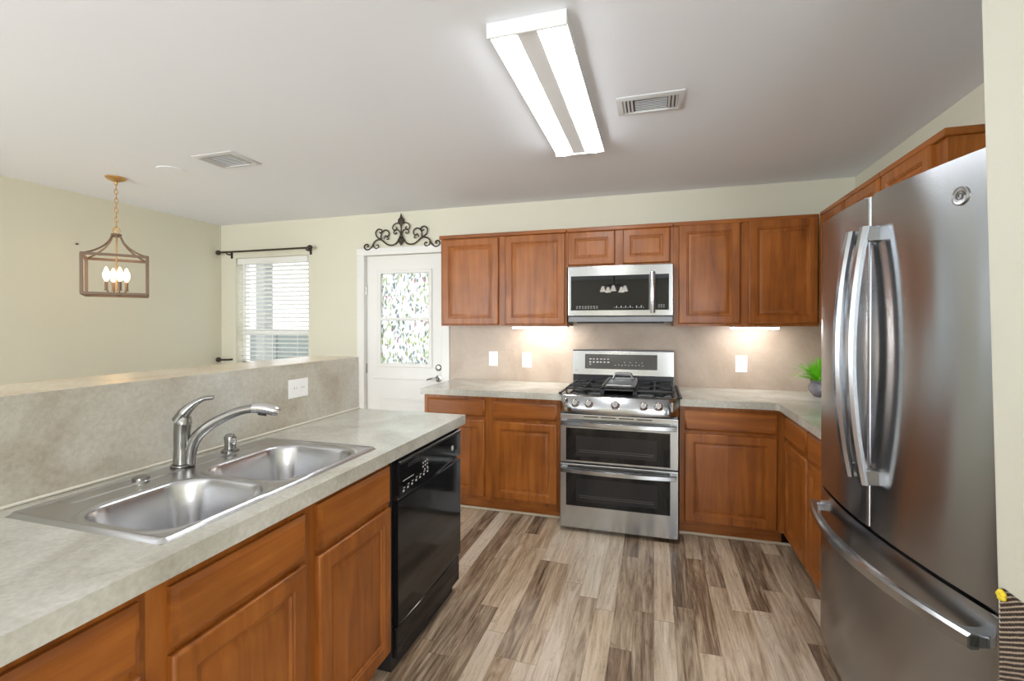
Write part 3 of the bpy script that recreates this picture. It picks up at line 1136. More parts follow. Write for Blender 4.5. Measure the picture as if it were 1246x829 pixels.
obj('spout', sp, 'nickel', fa)
sh = B()
tube(sh, catmull([fpt(0.215, fz + 0.184), fpt(0.25, fz + 0.182), fpt(0.285, fz + 0.173), fpt(0.300, fz + 0.164)], 6), [0.0165, 0.0195, 0.0185, 0.012], 16)
obj('spray_head', sh, 'chrome', fa)
bt = B()
tube(bt, [fpt(0.235, fz + 0.168), fpt(0.262, fz + 0.163)], [0.009, 0.009], 10)
obj('spray_button', bt, 'black_satin', fa)
sd = thing('soap_dispenser', 'short nickel soap dispenser cap standing behind the far sink bowl', 'soap dispenser', (-1.527, 1.400, sink_z(-1.527, 1.40)))
sz = sink_z(-1.527, 1.40)
db = B()
lathe(db, [(0.030, 0), (0.030, 0.005), (0.020, 0.010), (0.019, 0.03), (0.021, 0.052), (0.014, 0.063), (0.002, 0.066)], (-1.527, 1.40, sz), 20)
obj('body', db, 'nickel', sd)
db = B()
lathe(db, [(0.011, 0), (0.011, 0.010), (0.007, 0.012)], (-1.509, 1.394, sz + 0.040), 14, Matrix.Rotation(math.radians(90), 3, 'Y'))
obj('nozzle', db, 'chrome', sd)

# ------------------------------------------------------------------ dishwasher
DY0, DY1 = 1.656, 2.302
dw = thing('dishwasher', 'black built-in dishwasher at the end of the peninsula', 'dishwasher', (-1.28, (DY0 + DY1) / 2, 0))
obj('body', bx((PX - PD, DY0 + 0.004, 0.09), (PX - 0.03, DY1 - 0.004, 0.856)), 'black_satin', dw)
obj('surround', bx((PX - 0.03, DY0 + 0.001, 0.06), (PX - 0.018, DY1 - 0.001, 0.862)), 'black_satin', dw)
dd = B()
extrude_profile(dd, [(PX - 0.018, 0.195), (PX + 0.004, 0.195), (PX + 0.009, 0.205), (PX + 0.009, 0.690), (PX + 0.004, 0.698), (PX - 0.018, 0.698)], 'y', DY0 + 0.012, DY1 - 0.004)
dr_ = obj('door', dd, 'black', dw)
pn = B()
# control panel whose lower edge lifts at the far end into the pull
pf = PX + 0.012
top_, ycut = 0.851, 1.99
polyp = [(DY0 + 0.012, 0.700), (ycut - 0.06, 0.700), (ycut + 0.05, 0.716), (DY1 - 0.10, 0.722), (DY1 - 0.004, 0.716), (DY1 - 0.004, top_), (DY0 + 0.012, top_)]
A_ = [pn.verts.new((pf - 0.03, y, z_)) for y, z_ in polyp]
C_ = [pn.verts.new((pf, y, z_)) for y, z_ in polyp]
pn.faces.new(A_[::-1])
ff = pn.faces.new(C_)
for i in range(len(polyp)):
    j = (i + 1) % len(polyp)
    pn.faces.new((A_[i], A_[j], C_[j], C_[i]))
bmesh.ops.bevel(pn, geom=list(ff.edges), offset=0.006, segments=2, affect='EDGES')
cp = obj('control_panel', pn, 'black', dw)
obj('top_lip', bx((pf - 0.02, DY0 + 0.02, 0.838), (pf + 0.004, DY1 - 0.01, 0.852), 0.003), 'black_satin', dw)
hd = B()
sweep(hd, [(PX + 0.006, ycut + 0.03 + k * 0.03, 0.698 + 0.012 * math.sin(PI * k / 8)) for k in range(9)],
      [(-0.012, 0), (0.008, 0.003), (0.008, 0.009), (-0.012, 0.012)], [(1, 0, 0)] * 9)
obj('handle', hd, 'dark_steel', dw)
mk = B()
for r_, (yy, zz_) in enumerate(((1.70, 0.722), (1.735, 0.727), (1.77, 0.729), (1.805, 0.733), (1.84, 0.735), (1.875, 0.737), (1.91, 0.740))):
    box(mk, (pf - 0.001, yy, zz_), (pf + 0.0006, yy + 0.012, zz_ + 0.008))
    box(mk, (pf - 0.001, yy + 0.004, zz_ + 0.014), (pf + 0.0006, yy + 0.018, zz_ + 0.017))
for yy, zz_ in ((1.87, 0.772), (1.89, 0.774), (1.91, 0.776), (1.87, 0.788), (1.89, 0.790), (1.91, 0.792), (1.885, 0.757), (1.91, 0.760)):
    box(mk, (pf - 0.001, yy, zz_), (pf + 0.0006, yy + 0.010, zz_ + 0.007))
box(mk, (pf - 0.001, 1.70, 0.765), (pf + 0.0006, 1.79, 0.768))
obj('panel_marking', mk, 'mark', cp)
em = B()
lathe(em, [(0.013, 0), (0.013, 0.0015), (0.010, 0.002)], (pf - 0.0005, 2.19, 0.778), 20, ROT_X)
obj('badge', em, 'mark', cp)
vt = B()
for k in range(3):
    box(vt, (pf - 0.002, 1.74, 0.812 + k * 0.006), (pf + 0.0005, 1.84, 0.815 + k * 0.006))
obj('vent_slot', vt, 'black_satin', cp)
obj('kick_panel', bx((PX - 0.02, DY0 + 0.012, 0.062), (PX + 0.002, DY1 - 0.004, 0.188), 0.004), 'black', dw)
obj('base', bx((PX - 0.5, DY0 + 0.02, 0.0), (PX - 0.03, DY1 - 0.02, 0.09)), 'black_satin', dw)

# ------------------------------------------------------------------ range
GX, GW = -0.6125, 0.7605                                   # left edge, width
GXE = GX + GW
GC = GX + GW / 2
rg = thing('range', 'stainless steel double oven gas range against the back wall', 'range', (GC, D - 0.38, 0))
obj('body', bx((GX + 0.004, D - 0.69, 0.03), (GXE - 0.004, D - 0.02, 0.895)), 'dark_steel', rg)
for xx in (GX + 0.05, GXE - 0.05):
    for yy in (D - 0.62, D - 0.08):
        lg = B()
        lathe(lg, [(0.02, 0), (0.02, 0.01), (0.012, 0.012), (0.012, 0.032)], (xx, yy, 0), 12)
        obj('foot', lg, 'black_satin', rg)
RF = D - 0.73                                              # front plane of the doors


def oven_door(z0, z1, wz0, wz1, hz, sag):
    d = obj('door', bx((GX, RF, z0), (GXE, RF + 0.042, z1), 0.006, 2), 'steel', rg)
    ws = B()
    fr = Frame((0, RF, 0), (1, 0, 0), (0, -1, 0))
    rings(ws, fr, GX + 0.042, GXE - 0.050, wz0, wz1, [(0, -0.004), (0, 0.0022), (0.002, 0.003)])
    win = obj('window', ws, 'black_glass', d)
    iw = B()
    rings(iw, fr, GX + 0.11, GXE - 0.13, wz0 + 0.035, wz1 - 0.05, [(0, 0.002), (0, 0.0034), (0.001, 0.0036)])
    obj('inner_window', iw, 'oven_inside', win)
    rk = B()
    for q in range(2):
        box(rk, (GX + 0.13, RF - 0.0040, wz0 + 0.06 + q * 0.012), (GXE - 0.15, RF - 0.0034, wz0 + 0.063 + q * 0.012))
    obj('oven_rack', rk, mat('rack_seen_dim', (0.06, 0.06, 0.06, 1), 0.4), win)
    # bowed handle
    n = 17
    pts, sd_ = [], []
    for k in range(n):
        t_ = k / (n - 1)
        u = GX + 0.012 + (GW - 0.024) * t_
        bow = 0.028 * (1 - (2 * t_ - 1) ** 2)
        pts.append((u, RF - 0.030 - bow, hz))
        sd_.append((0, -1, 0))
    h = B()
    sweep(h, pts, [(0.013, -0.013), (0.013, 0.011), (0.006, 0.016), (-0.011, 0.016), (-0.011, -0.016), (0.006, -0.017)], sd_)
    hh = obj('handle', h, 'steel', d)
    for u in (GX + 0.012, GXE - 0.052):
        obj('handle_post', bx((u, RF - 0.034, hz - 0.016), (u + 0.04, RF + 0.001, hz + 0.014), 0.003), 'steel', hh)
    return d


oven_door(0.470, 0.797, 0.486, 0.704, 0.742, 0)
oven_door(0.030, 0.462, 0.180, 0.418, 0.428, 0)
vs_ = B()
for k in range(4):
    box(vs_, (GC - 0.22 + k * 0.115, RF - 0.0012, 0.779), (GC - 0.22 + k * 0.115 + 0.095, RF + 0.003, 0.785))
obj('vent_slot', vs_, 'black_satin', rg)
# bowed control panel
cpn = B()
n = 25
rows = []
for k in range(n):
    t_ = k / (n - 1)
    u = GX - 0.003 + (GW + 0.006) * t_
    e = abs(2 * t_ - 1)
    bow = 0.030 * (1 - e ** 2) - (0.05 * max(0, (e - 0.86) / 0.14) ** 2)
    yf = RF - 0.012 - bow
    prof = [(D - 0.66, 0.802), (yf + 0.026, 0.802), (yf + 0.006, 0.810), (yf, 0.828), (yf + 0.004, 0.86), (yf + 0.022, 0.900), (yf + 0.034, 0.918), (yf + 0.05, 0.924), (D - 0.66, 0.924)]
    rows.append([cpn.verts.new((u, a, c)) for a, c in prof])
for a, b in zip(rows, rows[1:]):
    for i in range(9):
        cpn.faces.new((a[i], a[(i + 1) % 9], b[(i + 1) % 9], b[i]))
cpn.faces.new(rows[0][::-1])
cpn.faces.new(rows[-1])
cpo = obj('control_panel', cpn, 'steel', rg, smooth=35)
kmt = Matrix.Rotation(math.radians(90 - 22), 3, 'X')
for xk in (-0.506, -0.414, -0.243, -0.067, 0.025):
    e = abs((xk - GC) / (GW / 2))
    yk = RF - 0.012 - 0.030 * (1 - e ** 2) + 0.010
    kn = B()
    lathe(kn, [(0.029, 0.0), (0.029, 0.006), (0.024, 0.010), (0.021, 0.030), (0.017, 0.034), (0.002, 0.035)], (xk, yk, 0.872), 20, kmt)
    ko = obj('knob', kn, 'chrome', cpo)
    kg = B()
    c0 = Vector((xk, yk, 0.872)) + kmt @ Vector((0, 0, 0.038))
    for v in box(kg, (-0.006, -0.022, -0.006), (0.006, 0.022, 0.005), 0.002).verts:
        v.co = c0 + kmt @ v.co
    obj('grip', kg, 'chrome', ko)
for xk in (GX + 0.030, GXE - 0.045):
    st = B()
    box(st, (xk, RF - 0.02, 0.842), (xk + 0.012, RF + 0.02, 0.905), 0.004)
    obj('corner_badge', st, 'chrome', cpo)
# cooktop
ct = obj('cooktop', bx((GX - 0.004, D - 0.665, 0.8955), (GXE + 0.004, D - 0.075, 0.926), 0.006, 2), 'black', rg)
obj('side_trim', bx((GXE + 0.0035, D - 0.66, 0.9146), (GXE + 0.024, D - 0.08, 0.932), 0.004), 'black_satin', rg)
obj('side_trim', bx((GX - 0.024, D - 0.66, 0.9146), (GX - 0.0035, D - 0.08, 0.932), 0.004), 'black_satin', rg)
BUR = [(-0.50, D - 0.50), (-0.50, D - 0.22), (GC, D - 0.36), (0.035, D - 0.50), (0.035, D - 0.22)]
for bxx, byy in BUR:
    bb = B()
    lathe(bb, [(0.055, 0), (0.055, 0.006), (0.040, 0.010), (0.040, 0.016), (0.034, 0.020), (0.002, 0.021)], (bxx, byy, 0.926), 20)
    obj('burner', bb, 'grate', ct)


def grate(x0, x1, ya, yb, fingers=True):
    bm = B()
    zt = 0.962
    tk = 0.011
    box(bm, (x0, ya, zt - 0.014), (x1, ya + tk, zt), 0.002)
    box(bm, (x0, yb - tk, zt - 0.014), (x1, yb, zt), 0.002)
    box(bm, (x0, ya, zt - 0.014), (x0 + tk, yb, zt), 0.002)
    box(bm, (x1 - tk, ya, zt - 0.014), (x1, yb, zt), 0.002)
    ym = (ya + yb) / 2
    box(bm, (x0, ym - tk / 2, zt - 0.014), (x1, ym + tk / 2, zt), 0.002)
    xm = (x0 + x1) / 2
    for yc in ((ya + ym) / 2, (ym + yb) / 2):
        for sx in (-1, 1):
            xe = x0 if sx < 0 else x1
            a, b = sorted((xe, xm + sx * 0.035))
            box(bm, (a, yc - tk / 2, zt - 0.012), (b, yc + tk / 2, zt + 0.004), 0.002)
        box(bm, (xm - tk / 2, yc + 0.035, zt - 0.012), (xm + tk / 2, yc + 0.105, zt + 0.004), 0.002)
        box(bm, (xm - tk / 2, yc - 0.105, zt - 0.012), (xm + tk / 2, yc - 0.035, zt + 0.004), 0.002)
    for xx in (x0, x1 - tk):
        for yy in (ya, yb - tk):
            box(bm, (xx, yy, 0.926), (xx + tk, yy + tk, zt - 0.004))
    return obj('grate', bm, 'grate', ct)


grate(GX + 0.022, GX + 0.268, D - 0.63, D - 0.10)
grate(GX + 0.272, GX + 0.488, D - 0.63, D - 0.10)
grate(GX + 0.492, GXE - 0.022, D - 0.63, D - 0.10)
# backguard
BGY = D - 0.085
bgd = B()
extrude_profile(bgd, [(BGY - 0.012, 1.000), (BGY + 0.006, 1.183), (BGY + 0.012, 1.192), (D - 0.024, 1.192), (D - 0.024, 0.926), (BGY + 0.03, 0.926), (BGY + 0.03, 1.000)], 'x', GX - 0.018, GXE - 0.006)
bgo = obj('backguard', bgd, 'steel', rg)
obj('backguard_base', bx((GX - 0.016, BGY + 0.0, 0.9265), (GXE - 0.008, BGY + 0.029, 0.999)), 'black_satin', rg)
obj('top_cap', bx((GX - 0.019, BGY + 0.0, 1.190), (GXE - 0.005, D - 0.022, 1.197), 0.002), 'dark_steel', bgo)
sl_ = math.atan2(0.018, 0.183)
bmx = Matrix.Translation((0, BGY - 0.012, 1.0)) @ Matrix.Rotation(-sl_, 4, 'X')
dp = B()
box(dp, (-0.533, -0.0018, 0.046), (0.022, 0.004, 0.162), 0.0008, mtx=bmx)
dpo = obj('display', dp, 'display', bgo)
mk = B()
for r_ in range(2):
    for k in range(6):
        box(mk, (-0.498 + k * 0.028, -0.0026, 0.120 - r_ * 0.026), (-0.498 + k * 0.028 + (0.014 if (k + r_) % 3 else 0.018), -0.0016, 0.127 - r_ * 0.026 + 0.004 * r_), mtx=bmx)
box(mk, (-0.496, -0.0026, 0.078), (-0.484, -0.0016, 0.084), mtx=bmx)
for k in range(9):
    box(mk, (-0.30 + k * 0.026, -0.0026, 0.075 + 0.004 * (k % 2)), (-0.29 + k * 0.026, -0.0016, 0.079 + 0.004 * (k % 2)), mtx=bmx)
    if k % 2:
        box(mk, (-0.25 + k * 0.022, -0.0026, 0.098), (-0.242 + k * 0.022, -0.0016, 0.102), mtx=bmx)
obj('panel_marking', mk, 'mark', dpo)
em = B()
lathe(em, [(0.010, 0), (0.010, 0.0015), (0.008, 0.002)], bmx @ Vector((GX + 0.012, -0.0005, 0.034)), 18, ROT_Y2Z)
obj('badge', em, 'mark', bgo)

# griddle on the middle grate
gd = thing('griddle', 'grey metal griddle plate with a raised slotted handle on the middle of the range', 'griddle', (GC, D - 0.37, 0.967))
gbm = B()
x0, x1, ya, yb = GC - 0.108, GC + 0.108, D - 0.60, D - 0.13
rings(gbm, Frame((0, 0, 0.9662), (1, 0, 0), (0, 0, 1)), x0, x1, 0, 0.0001, [(0, 0)]) if False else None
box(gbm, (x0, ya, 0.9663), (x1, yb, 0.974), 0.003)
obj('plate', gbm, 'griddle', gd)
rim = B()
path = [(x0 + 0.006, ya + 0.02), (x0 + 0.03, ya + 0.004), (x1 - 0.03, ya + 0.004), (x1 - 0.006, ya + 0.02), (x1 - 0.006, yb - 0.05), (x1 - 0.04, yb - 0.006), (x0 + 0.04, yb - 0.006), (x0 + 0.006, yb - 0.05)]
tube(rim, catmull([(a, b, 0.980) for a, b in path], 5, True), 0.009, 10, True)
obj('rim', rim, 'griddle', gd)
hnd = B()
tube(hnd, catmull([(x0 + 0.035, yb - 0.03, 0.976), (x0 + 0.045, yb - 0.02, 1.005), (x0 + 0.065, yb - 0.015, 1.018), (x1 - 0.065, yb - 0.015, 1.018), (x1 - 0.045, yb - 0.02, 1.005), (x1 - 0.035, yb - 0.03, 0.976)], 6), 0.009, 10)
obj('handle', hnd, 'griddle', gd)

# ------------------------------------------------------------------ microwave
MX0, MX1, MZ0, MZ1, MY = -0.6200, 0.1360, 1.415, 1.828, D - 0.39
MX1 = 0.126
mw = thing('microwave', 'stainless over-the-range microwave mounted below the short wall cabinet', 'microwave', ((MX0 + MX1) / 2, D - 0.2, MZ0))
obj('body', bx((MX0 + 0.003, MY + 0.04, MZ0), (MX1 - 0.003, D - 0.005, MZ1)), 'dark_steel', mw)
md = obj('door', bx((MX0, MY, MZ0 + 0.045), (MX1, MY + 0.04, MZ1), 0.006, 2), 'steel', mw)
mfr = Frame((0, MY, 0), (1, 0, 0), (0, -1, 0))
obj('window', rings(B(), mfr, -0.596, -0.036, 1.502, 1.756, [(0, -0.003), (0, 0.0016), (0.002, 0.0024)]), 'black_glass', md)
cpm = obj('control_panel', rings(B(), mfr, -0.034, 0.098, 1.502, 1.756, [(0, -0.003), (0, 0.0016), (0.002, 0.0024)]), 'black_glass', md)
mk = B()
for r_ in range(2):
    for k in range(3):
        box(mk, (0.026 + k * 0.016, MY - 0.0030, 1.520 + r_ * 0.013), (0.036 + k * 0.016, MY - 0.0022, 1.526 + r_ * 0.013))
for k in range(8):
    for r_ in range(2):
        box(mk, (-0.556 + k * 0.021, MY - 0.0030, 1.516 + r_ * 0.012), (-0.544 + k * 0.021, MY - 0.0022, 1.521 + r_ * 0.012))
for k in range(13):
    box(mk, (-0.282 + k * 0.016 + (0.012 if k > 8 else 0), MY - 0.0030, 1.518), (-0.275 + k * 0.016 + (0.012 if k > 8 else 0), MY - 0.0022, 1.522 + 0.012 * (k % 2)))
obj('panel_marking', mk, mat('dim_print', lin(150, 150, 150), 0.5), md)
h = B()
pts = [(-0.012, MY - 0.030 - 0.018 * math.sin(PI * k / 12), 1.484 + 0.288 * k / 12) for k in range(13)]
rows = []
for p in pts:
    rows.append([h.verts.new((p[0] + a, p[1] + c, p[2])) for a, c in ((-0.020, 0.008), (-0.018, -0.004), (-0.008, -0.011), (0.008, -0.011), (0.018, -0.004), (0.020, 0.008))])
for a, b in zip(rows, rows[1:]):
    for i in range(6):
        h.faces.new((a[i], a[(i + 1) % 6], b[(i + 1) % 6], b[i]))
h.faces.new(rows[0][::-1])
h.faces.new(rows[-1])
hh = obj('handle', h, 'steel', md)
for zz_ in (1.486, 1.748):
    obj('handle_post', bx((-0.028, MY - 0.032, zz_), (0.004, MY + 0.002, zz_ + 0.022), 0.003), 'steel', hh)
em = B()
lathe(em, [(0.009, 0), (0.009, 0.0012), (0.007, 0.0016)], (MX0 + 0.03, MY + 0.0002, 1.478), 16, ROT_Y2Z)
obj('badge', em, 'mark', md)
obj('bottom_grille', bx((MX0 + 0.001, MY + 0.008, MZ0), (MX1 - 0.001, MY + 0.045, MZ0 + 0.043), 0.004), mat('grille_steel', (0.16, 0.16, 0.165, 1), 0.4, 0.8), mw)
ln = B()
for k in range(12):
    box(ln, (MX0 + 0.08 + k * 0.05, MY + 0.06, MZ0 - 0.010), (MX0 + 0.115 + k * 0.05, MY + 0.16, MZ0))
obj('underside_filter', bx((MX0 + 0.06, MY + 0.05, MZ0 - 0.008), (MX1 - 0.06, D - 0.08, MZ0 + 0.001), 0.003), 'black_satin', mw)

# ------------------------------------------------------------------ refrigerator (own frame: x along its width to the far end, -y is its front)
FW = 0.94
fang = math.radians(-90 - 5.4 + 0.0)
# local +x runs away from the camera, local -y faces the kitchen
ux = Vector((-math.sin(math.radians(5.4)), math.cos(math.radians(5.4)), 0))
fr_split = Vector((0.675, 1.829, 0))
SAG = 0.046
nrm = Vector((-math.cos(math.radians(5.4)), -math.sin(math.radians(5.4)), 0))
fc = fr_split - nrm * SAG
# a rotation that sends local -y to nrm; then local +x points towards the camera side
rotz = math.atan2(nrm.y, nrm.x) + PI / 2
rf = thing('refrigerator', 'stainless steel french door refrigerator at the right with a bottom freezer drawer', 'refrigerator', fc, (0, 0, rotz), local=True)
FH, GAPZ = 1.82, 0.72
DT = 0.075


def fbow(u):
    return -SAG * (1 - (u / (FW / 2)) ** 2)


def bowed(u0, u1, z0, z1, n=20, r=0.014):
    """a door with bowed front face and rounded vertical edges"""
    bm = B()
    rows = []
    us = [u0 + (u1 - u0) * k / n for k in range(n + 1)]
    prof = []
    prof.append((u0, DT))
    prof.append((u0, fbow(u0) + r))
    for a in range(1, 4):
        th = a / 4 * PI / 2
        prof.append((u0 + r * (1 - math.cos(th)), fbow(u0 + r) + r * (1 - math.sin(th))))
    for u in us:
        if u0 + r < u < u1 - r:
            prof.append((u, fbow(u)))
    for a in range(3, 0, -1):
        th = a / 4 * PI / 2
        prof.append((u1 - r * (1 - math.cos(th)), fbow(u1 - r) + r * (1 - math.sin(th))))
    prof.append((u1, fbow(u1) + r))
    prof.append((u1, DT))
    lo = [bm.verts.new((a, b, z0)) for a, b in prof]
    hi = [bm.verts.new((a, b, z1)) for a, b in prof]
    m = len(prof)
    bm.faces.new(lo[::-1])
    top = bm.faces.new(hi)
    for i in range(m):
        bm.faces.new((lo[i], lo[(i + 1) % m], hi[(i + 1) % m], hi[i]))
    es_ = [e for e in top.edges]
    bmesh.ops.bevel(bm, geom=es_, offset=0.006, segments=2, affect='EDGES')
    return bm


obj('body', bx((-FW / 2 + 0.006, DT + 0.012, 0.04), (FW / 2 - 0.006, 0.575, FH - 0.03), 0.006), mat('fridge_side_grey', lin(112, 113, 116), 0.45, 0.3), rf)
obj('gasket', bx((-FW / 2 + 0.02, DT - 0.002, 0.06), (FW / 2 - 0.02, DT + 0.013, FH - 0.04)), 'black_satin', rf)
for xx in (-FW / 2 + 0.06, FW / 2 - 0.06):
    for yy in (0.12, 0.5):
        lg = B()
        lathe(lg, [(0.025, 0), (0.025, 0.012), (0.015, 0.015), (0.015, 0.045)], (xx, yy, 0), 12)
        obj('foot', lg, 'black_satin', rf)
obj('kick_grille', bx((-FW / 2 + 0.02, 0.05, 0.015), (FW / 2 - 0.02, 0.075, 0.085)), 'black_satin', rf)


def door_handle(uc, parent):
    n = 21
    bm = B()
    rows = []
    for k in range(n):
        t_ = k / (n - 1)
        z_ = 0.885 + (1.712 - 0.885) * t_
        st = 0.034 + 0.040 * (1 - (2 * t_ - 1) ** 2)
        y_ = fbow(uc) - st
        rows.append([bm.verts.new((uc + a, y_ + c, z_)) for a, c in ((-0.014, 0.010), (-0.017, -0.002), (-0.010, -0.011), (0.010, -0.011), (0.017, -0.002), (0.014, 0.010))])
    for a, b in zip(rows, rows[1:]):
        for i in range(6):
            bm.faces.new((a[i], a[(i + 1) % 6], b[(i + 1) % 6], b[i]))
    bm.faces.new(rows[0][::-1])
    bm.faces.new(rows[-1])
    h = obj('handle', bm, 'steel', parent)
    for z_ in (0.885, 1.662):
        obj('handle_bracket', bx((uc - 0.015, fbow(uc) - 0.040, z_), (uc + 0.015, fbow(uc) + 0.004, z_ + 0.050), 0.004), 'steel', h)


# local +x end is the far or near end? nrm x up gives the frame; far end is the one with larger world y
far = 1 if (Matrix.Rotation(rotz, 3, 'Z') @ Vector((1, 0, 0))).y > 0 else -1
dl = obj('door', bowed(*sorted((far * 0.003, far * FW / 2)), GAPZ + 0.012, FH), 'fridge_steel', rf)
dn = obj('door', bowed(*sorted((-far * 0.003, -far * FW / 2)), GAPZ + 0.012, FH), 'fridge_steel', rf)
door_handle(far * 0.045, dl)
door_handle(-far * 0.045, dn)
fdw = obj('freezer_drawer', bowed(-FW / 2, FW / 2, 0.09, GAPZ, 36), 'fridge_steel', rf)
hb_ = B()
n = 25
pts, sd_ = [], []
for k in range(n):
    t_ = k / (n - 1)
    u = -0.445 + 0.89 * t_
    e = 2 * t_ - 1
    pts.append(Vector((u, fbow(u) - 0.032 - 0.036 * (1 - e * e), 0.645)))
    sd_.append((0, -1, 0))
sweep(hb_, pts, [(-0.011, -0.017), (-0.011, 0.017), (0.006, 0.019), (0.014, 0.012), (0.014, -0.012), (0.006, -0.019)], sd_)
hf = obj('handle', hb_, 'steel', fdw)
for u in (-0.445, 0.405):
    obj('handle_bracket', bx((u, fbow(u + 0.02) - 0.040, 0.630), (u + 0.04, fbow(u + 0.02) + 0.006, 0.662), 0.004), 'steel', hf)
obj('top_trim', bx((-FW / 2, 0.012, GAPZ - 0.004), (FW / 2, DT, GAPZ + 0.004)), 'dark_steel', fdw)
ue = -far * 0.366
em = B()
th = math.atan2(2 * SAG * ue / (FW / 2) ** 2, 1)
emx = Matrix.Rotation(th, 3, 'Z') @ ROT_Y2Z
lathe(em, [(0.024, 0), (0.024, 0.003), (0.021, 0.0045), (0.019, 0.003), (0.001, 0.003)], (ue, fbow(ue) + 0.0005, 1.722), 28, emx)
eo_ = obj('badge', em, 'steel', dn)
em = B()
c0 = Vector((ue, fbow(ue) - 0.0035, 1.722))
sw = []
for k in range(30):
    a = k / 29 * 3.2 * PI
    r_ = 0.013 - 0.009 * k / 29
    sw.append(c0 + Matrix.Rotation(th, 3, 'Z') @ Vector((r_ * math.cos(a), 0, r_ * math.sin(a))))
tube(em, sw, 0.0010, 6)
obj('badge_swirl', em, 'dark_steel', dn)
for u in (-far * FW / 2 + far * 0.05, far * FW / 2 - far * 0.05):
    obj('hinge_cover', bx((u - 0.045, 0.03, FH - 0.031), (u + 0.045, 0.16, FH + 0.004), 0.005), 'dark_steel', rf)

# ------------------------------------------------------------------ lights
lf = thing('ceiling_light', 'long white two-tube fluorescent light on the kitchen ceiling', 'ceiling light', (-0.418, 2.15, H))
LX_0, LX_1, LY0, LY1 = -0.555, -0.280, 1.546, 2.755
hp = B()
extrude_profile(hp, [(LX_0, H), (LX_0, 2.402), (LX_0 + 0.0985, 2.402), (LX_0 + 0.102, 2.393), (LX_1 - 0.102, 2.393), (LX_1 - 0.0985, 2.402), (LX_1, 2.402), (LX_1, H)], 'y', LY0 + 0.008, LY1 - 0.008)
obj('housing', hp, 'fixture', lf, smooth=0)
for yy in (LY0, LY1 - 0.010):
    obj('end_cap', bx((LX_0 - 0.003, yy, 2.384), (LX_1 + 0.003, yy + 0.010, H), 0.002), 'fixture', lf)
for x0 in (LX_0 + 0.003, LX_1 - 0.098):
    tb = B()
    prof = [(x0, 2.4015)] + [(x0 + 0.0475 - 0.0475 * math.cos(PI * k / 10), 2.4015 - 0.019 * math.sin(PI * k / 10)) for k in range(1, 10)] + [(x0 + 0.095, 2.4015)]
    extrude_profile(tb, prof, 'y', LY0 + 0.011, LY1 - 0.011)
    obj('tube', tb, 'tube', lf)

for a, b, lab in ((-1.105, -0.660, 'slim glowing light bar under the wall cabinet left of the microwave'), (0.527, 0.832, 'slim glowing light bar under the wall cabinet right of the microwave')):
    t = thing('under_cabinet_light', lab, 'light bar', ((a + b) / 2, D - 0.19, UZ0), group='under-cabinet light bars')
    obj('housing', bx((a - 0.01, D - 0.215, UZ0 - 0.010), (b + 0.01, D - 0.165, UZ0 - 0.0002), 0.002), 'white', t)
    obj('diffuser', bx((a, D - 0.210, UZ0 - 0.020), (b, D - 0.170, UZ0 - 0.0102), 0.003), 'ledbar', t)

# lantern pendant
PLX, PLY = -3.646, 2.41
pl = thing('lantern_pendant', 'square bronze lantern pendant with candle bulbs hanging on a chain at the left', 'pendant light', (PLX, PLY, H), (0, 0, math.radians(54.6)), local=True)
cz = lambda z_: z_ - H
cn = B()
lathe(cn, [(0.062, 0), (0.062, -0.006), (0.050, -0.018), (0.022, -0.030), (0.010, -0.034), (0.008, -0.055)], (0, 0, 0), 24)
obj('canopy', cn, 'gold', pl)
ch = B()
zc = -0.055
k = 0
while zc > cz(2.085):
    pts = []
    for a in range(12):
        th_ = 2 * PI * a / 12
        w_, h_ = 0.011 * math.cos(th_), 0.021 * math.sin(th_)
        pts.append((w_ if k % 2 else 0, 0 if k % 2 else w_, zc - 0.012 + h_))
    tube(ch, pts, 0.0028, 6, True, up=(0.3, 0.9, 0.1))
    zc -= 0.033
    k += 1
obj('chain', ch, 'gold', pl)
tb = B()
pts = [(0.020 * math.cos(2 * PI * a / 14), 0, cz(2.062) + 0.024 * math.sin(2 * PI * a / 14)) for a in range(14)]
tube(tb, pts, 0.0035, 6, True, up=(0, 1, 0))
obj('hanging_ring', tb, 'gold', pl)
cap = B()
lathe(cap, [(0.030, 0.0), (0.032, -0.008), (0.026, -0.012), (0.026, -0.022)], (0, 0, cz(2.038)), 16)
obj('top_cap', cap, 'lantern', pl)
S = 0.172
ZT, ZB = cz(1.870), cz(1.607)
for sx, sy in ((1, 1), (1, -1), (-1, 1), (-1, -1)):
    ar = B()
    pr = [(0.022, cz(2.024)), (0.040, cz(1.978)), (0.075, cz(1.932)), (0.120, cz(1.896)), (S * 0.98, ZT)]
    tube(ar, catmull([(sx * a, sy * a, z_) for a, z_ in pr], 6), 0.006, 8)
    obj('arm', ar, 'lantern', pl)
    obj('post', bx((sx * S - 0.0095, sy * S - 0.0095, ZB), (sx * S + 0.0095, sy * S + 0.0095, ZT), 0.002), 'lantern', pl)
for zz_ in (ZT, ZB):
    for s in (-1, 1):
        obj('rail', bx((-S, s * S - 0.009, zz_ - 0.009), (S, s * S + 0.009, zz_ + 0.009), 0.002), 'lantern', pl)
        obj('rail', bx((s * S - 0.009, -S, zz_ - 0.009), (s * S + 0.009, S, zz_ + 0.009), 0.002), 'lantern', pl)
st = B()
tube(st, [(0, 0, cz(2.02)), (0, 0, ZB)], 0.005, 8)
obj('stem', st, 'gold', pl)
for sgn in ((1, 0), (0, 1)):
    cb_ = B()
    tube(cb_, [(-S * sgn[0], -S * sgn[1], ZB), (S * sgn[0], S * sgn[1], ZB)], 0.006, 8)
    obj('crossbar', cb_, 'lantern', pl)
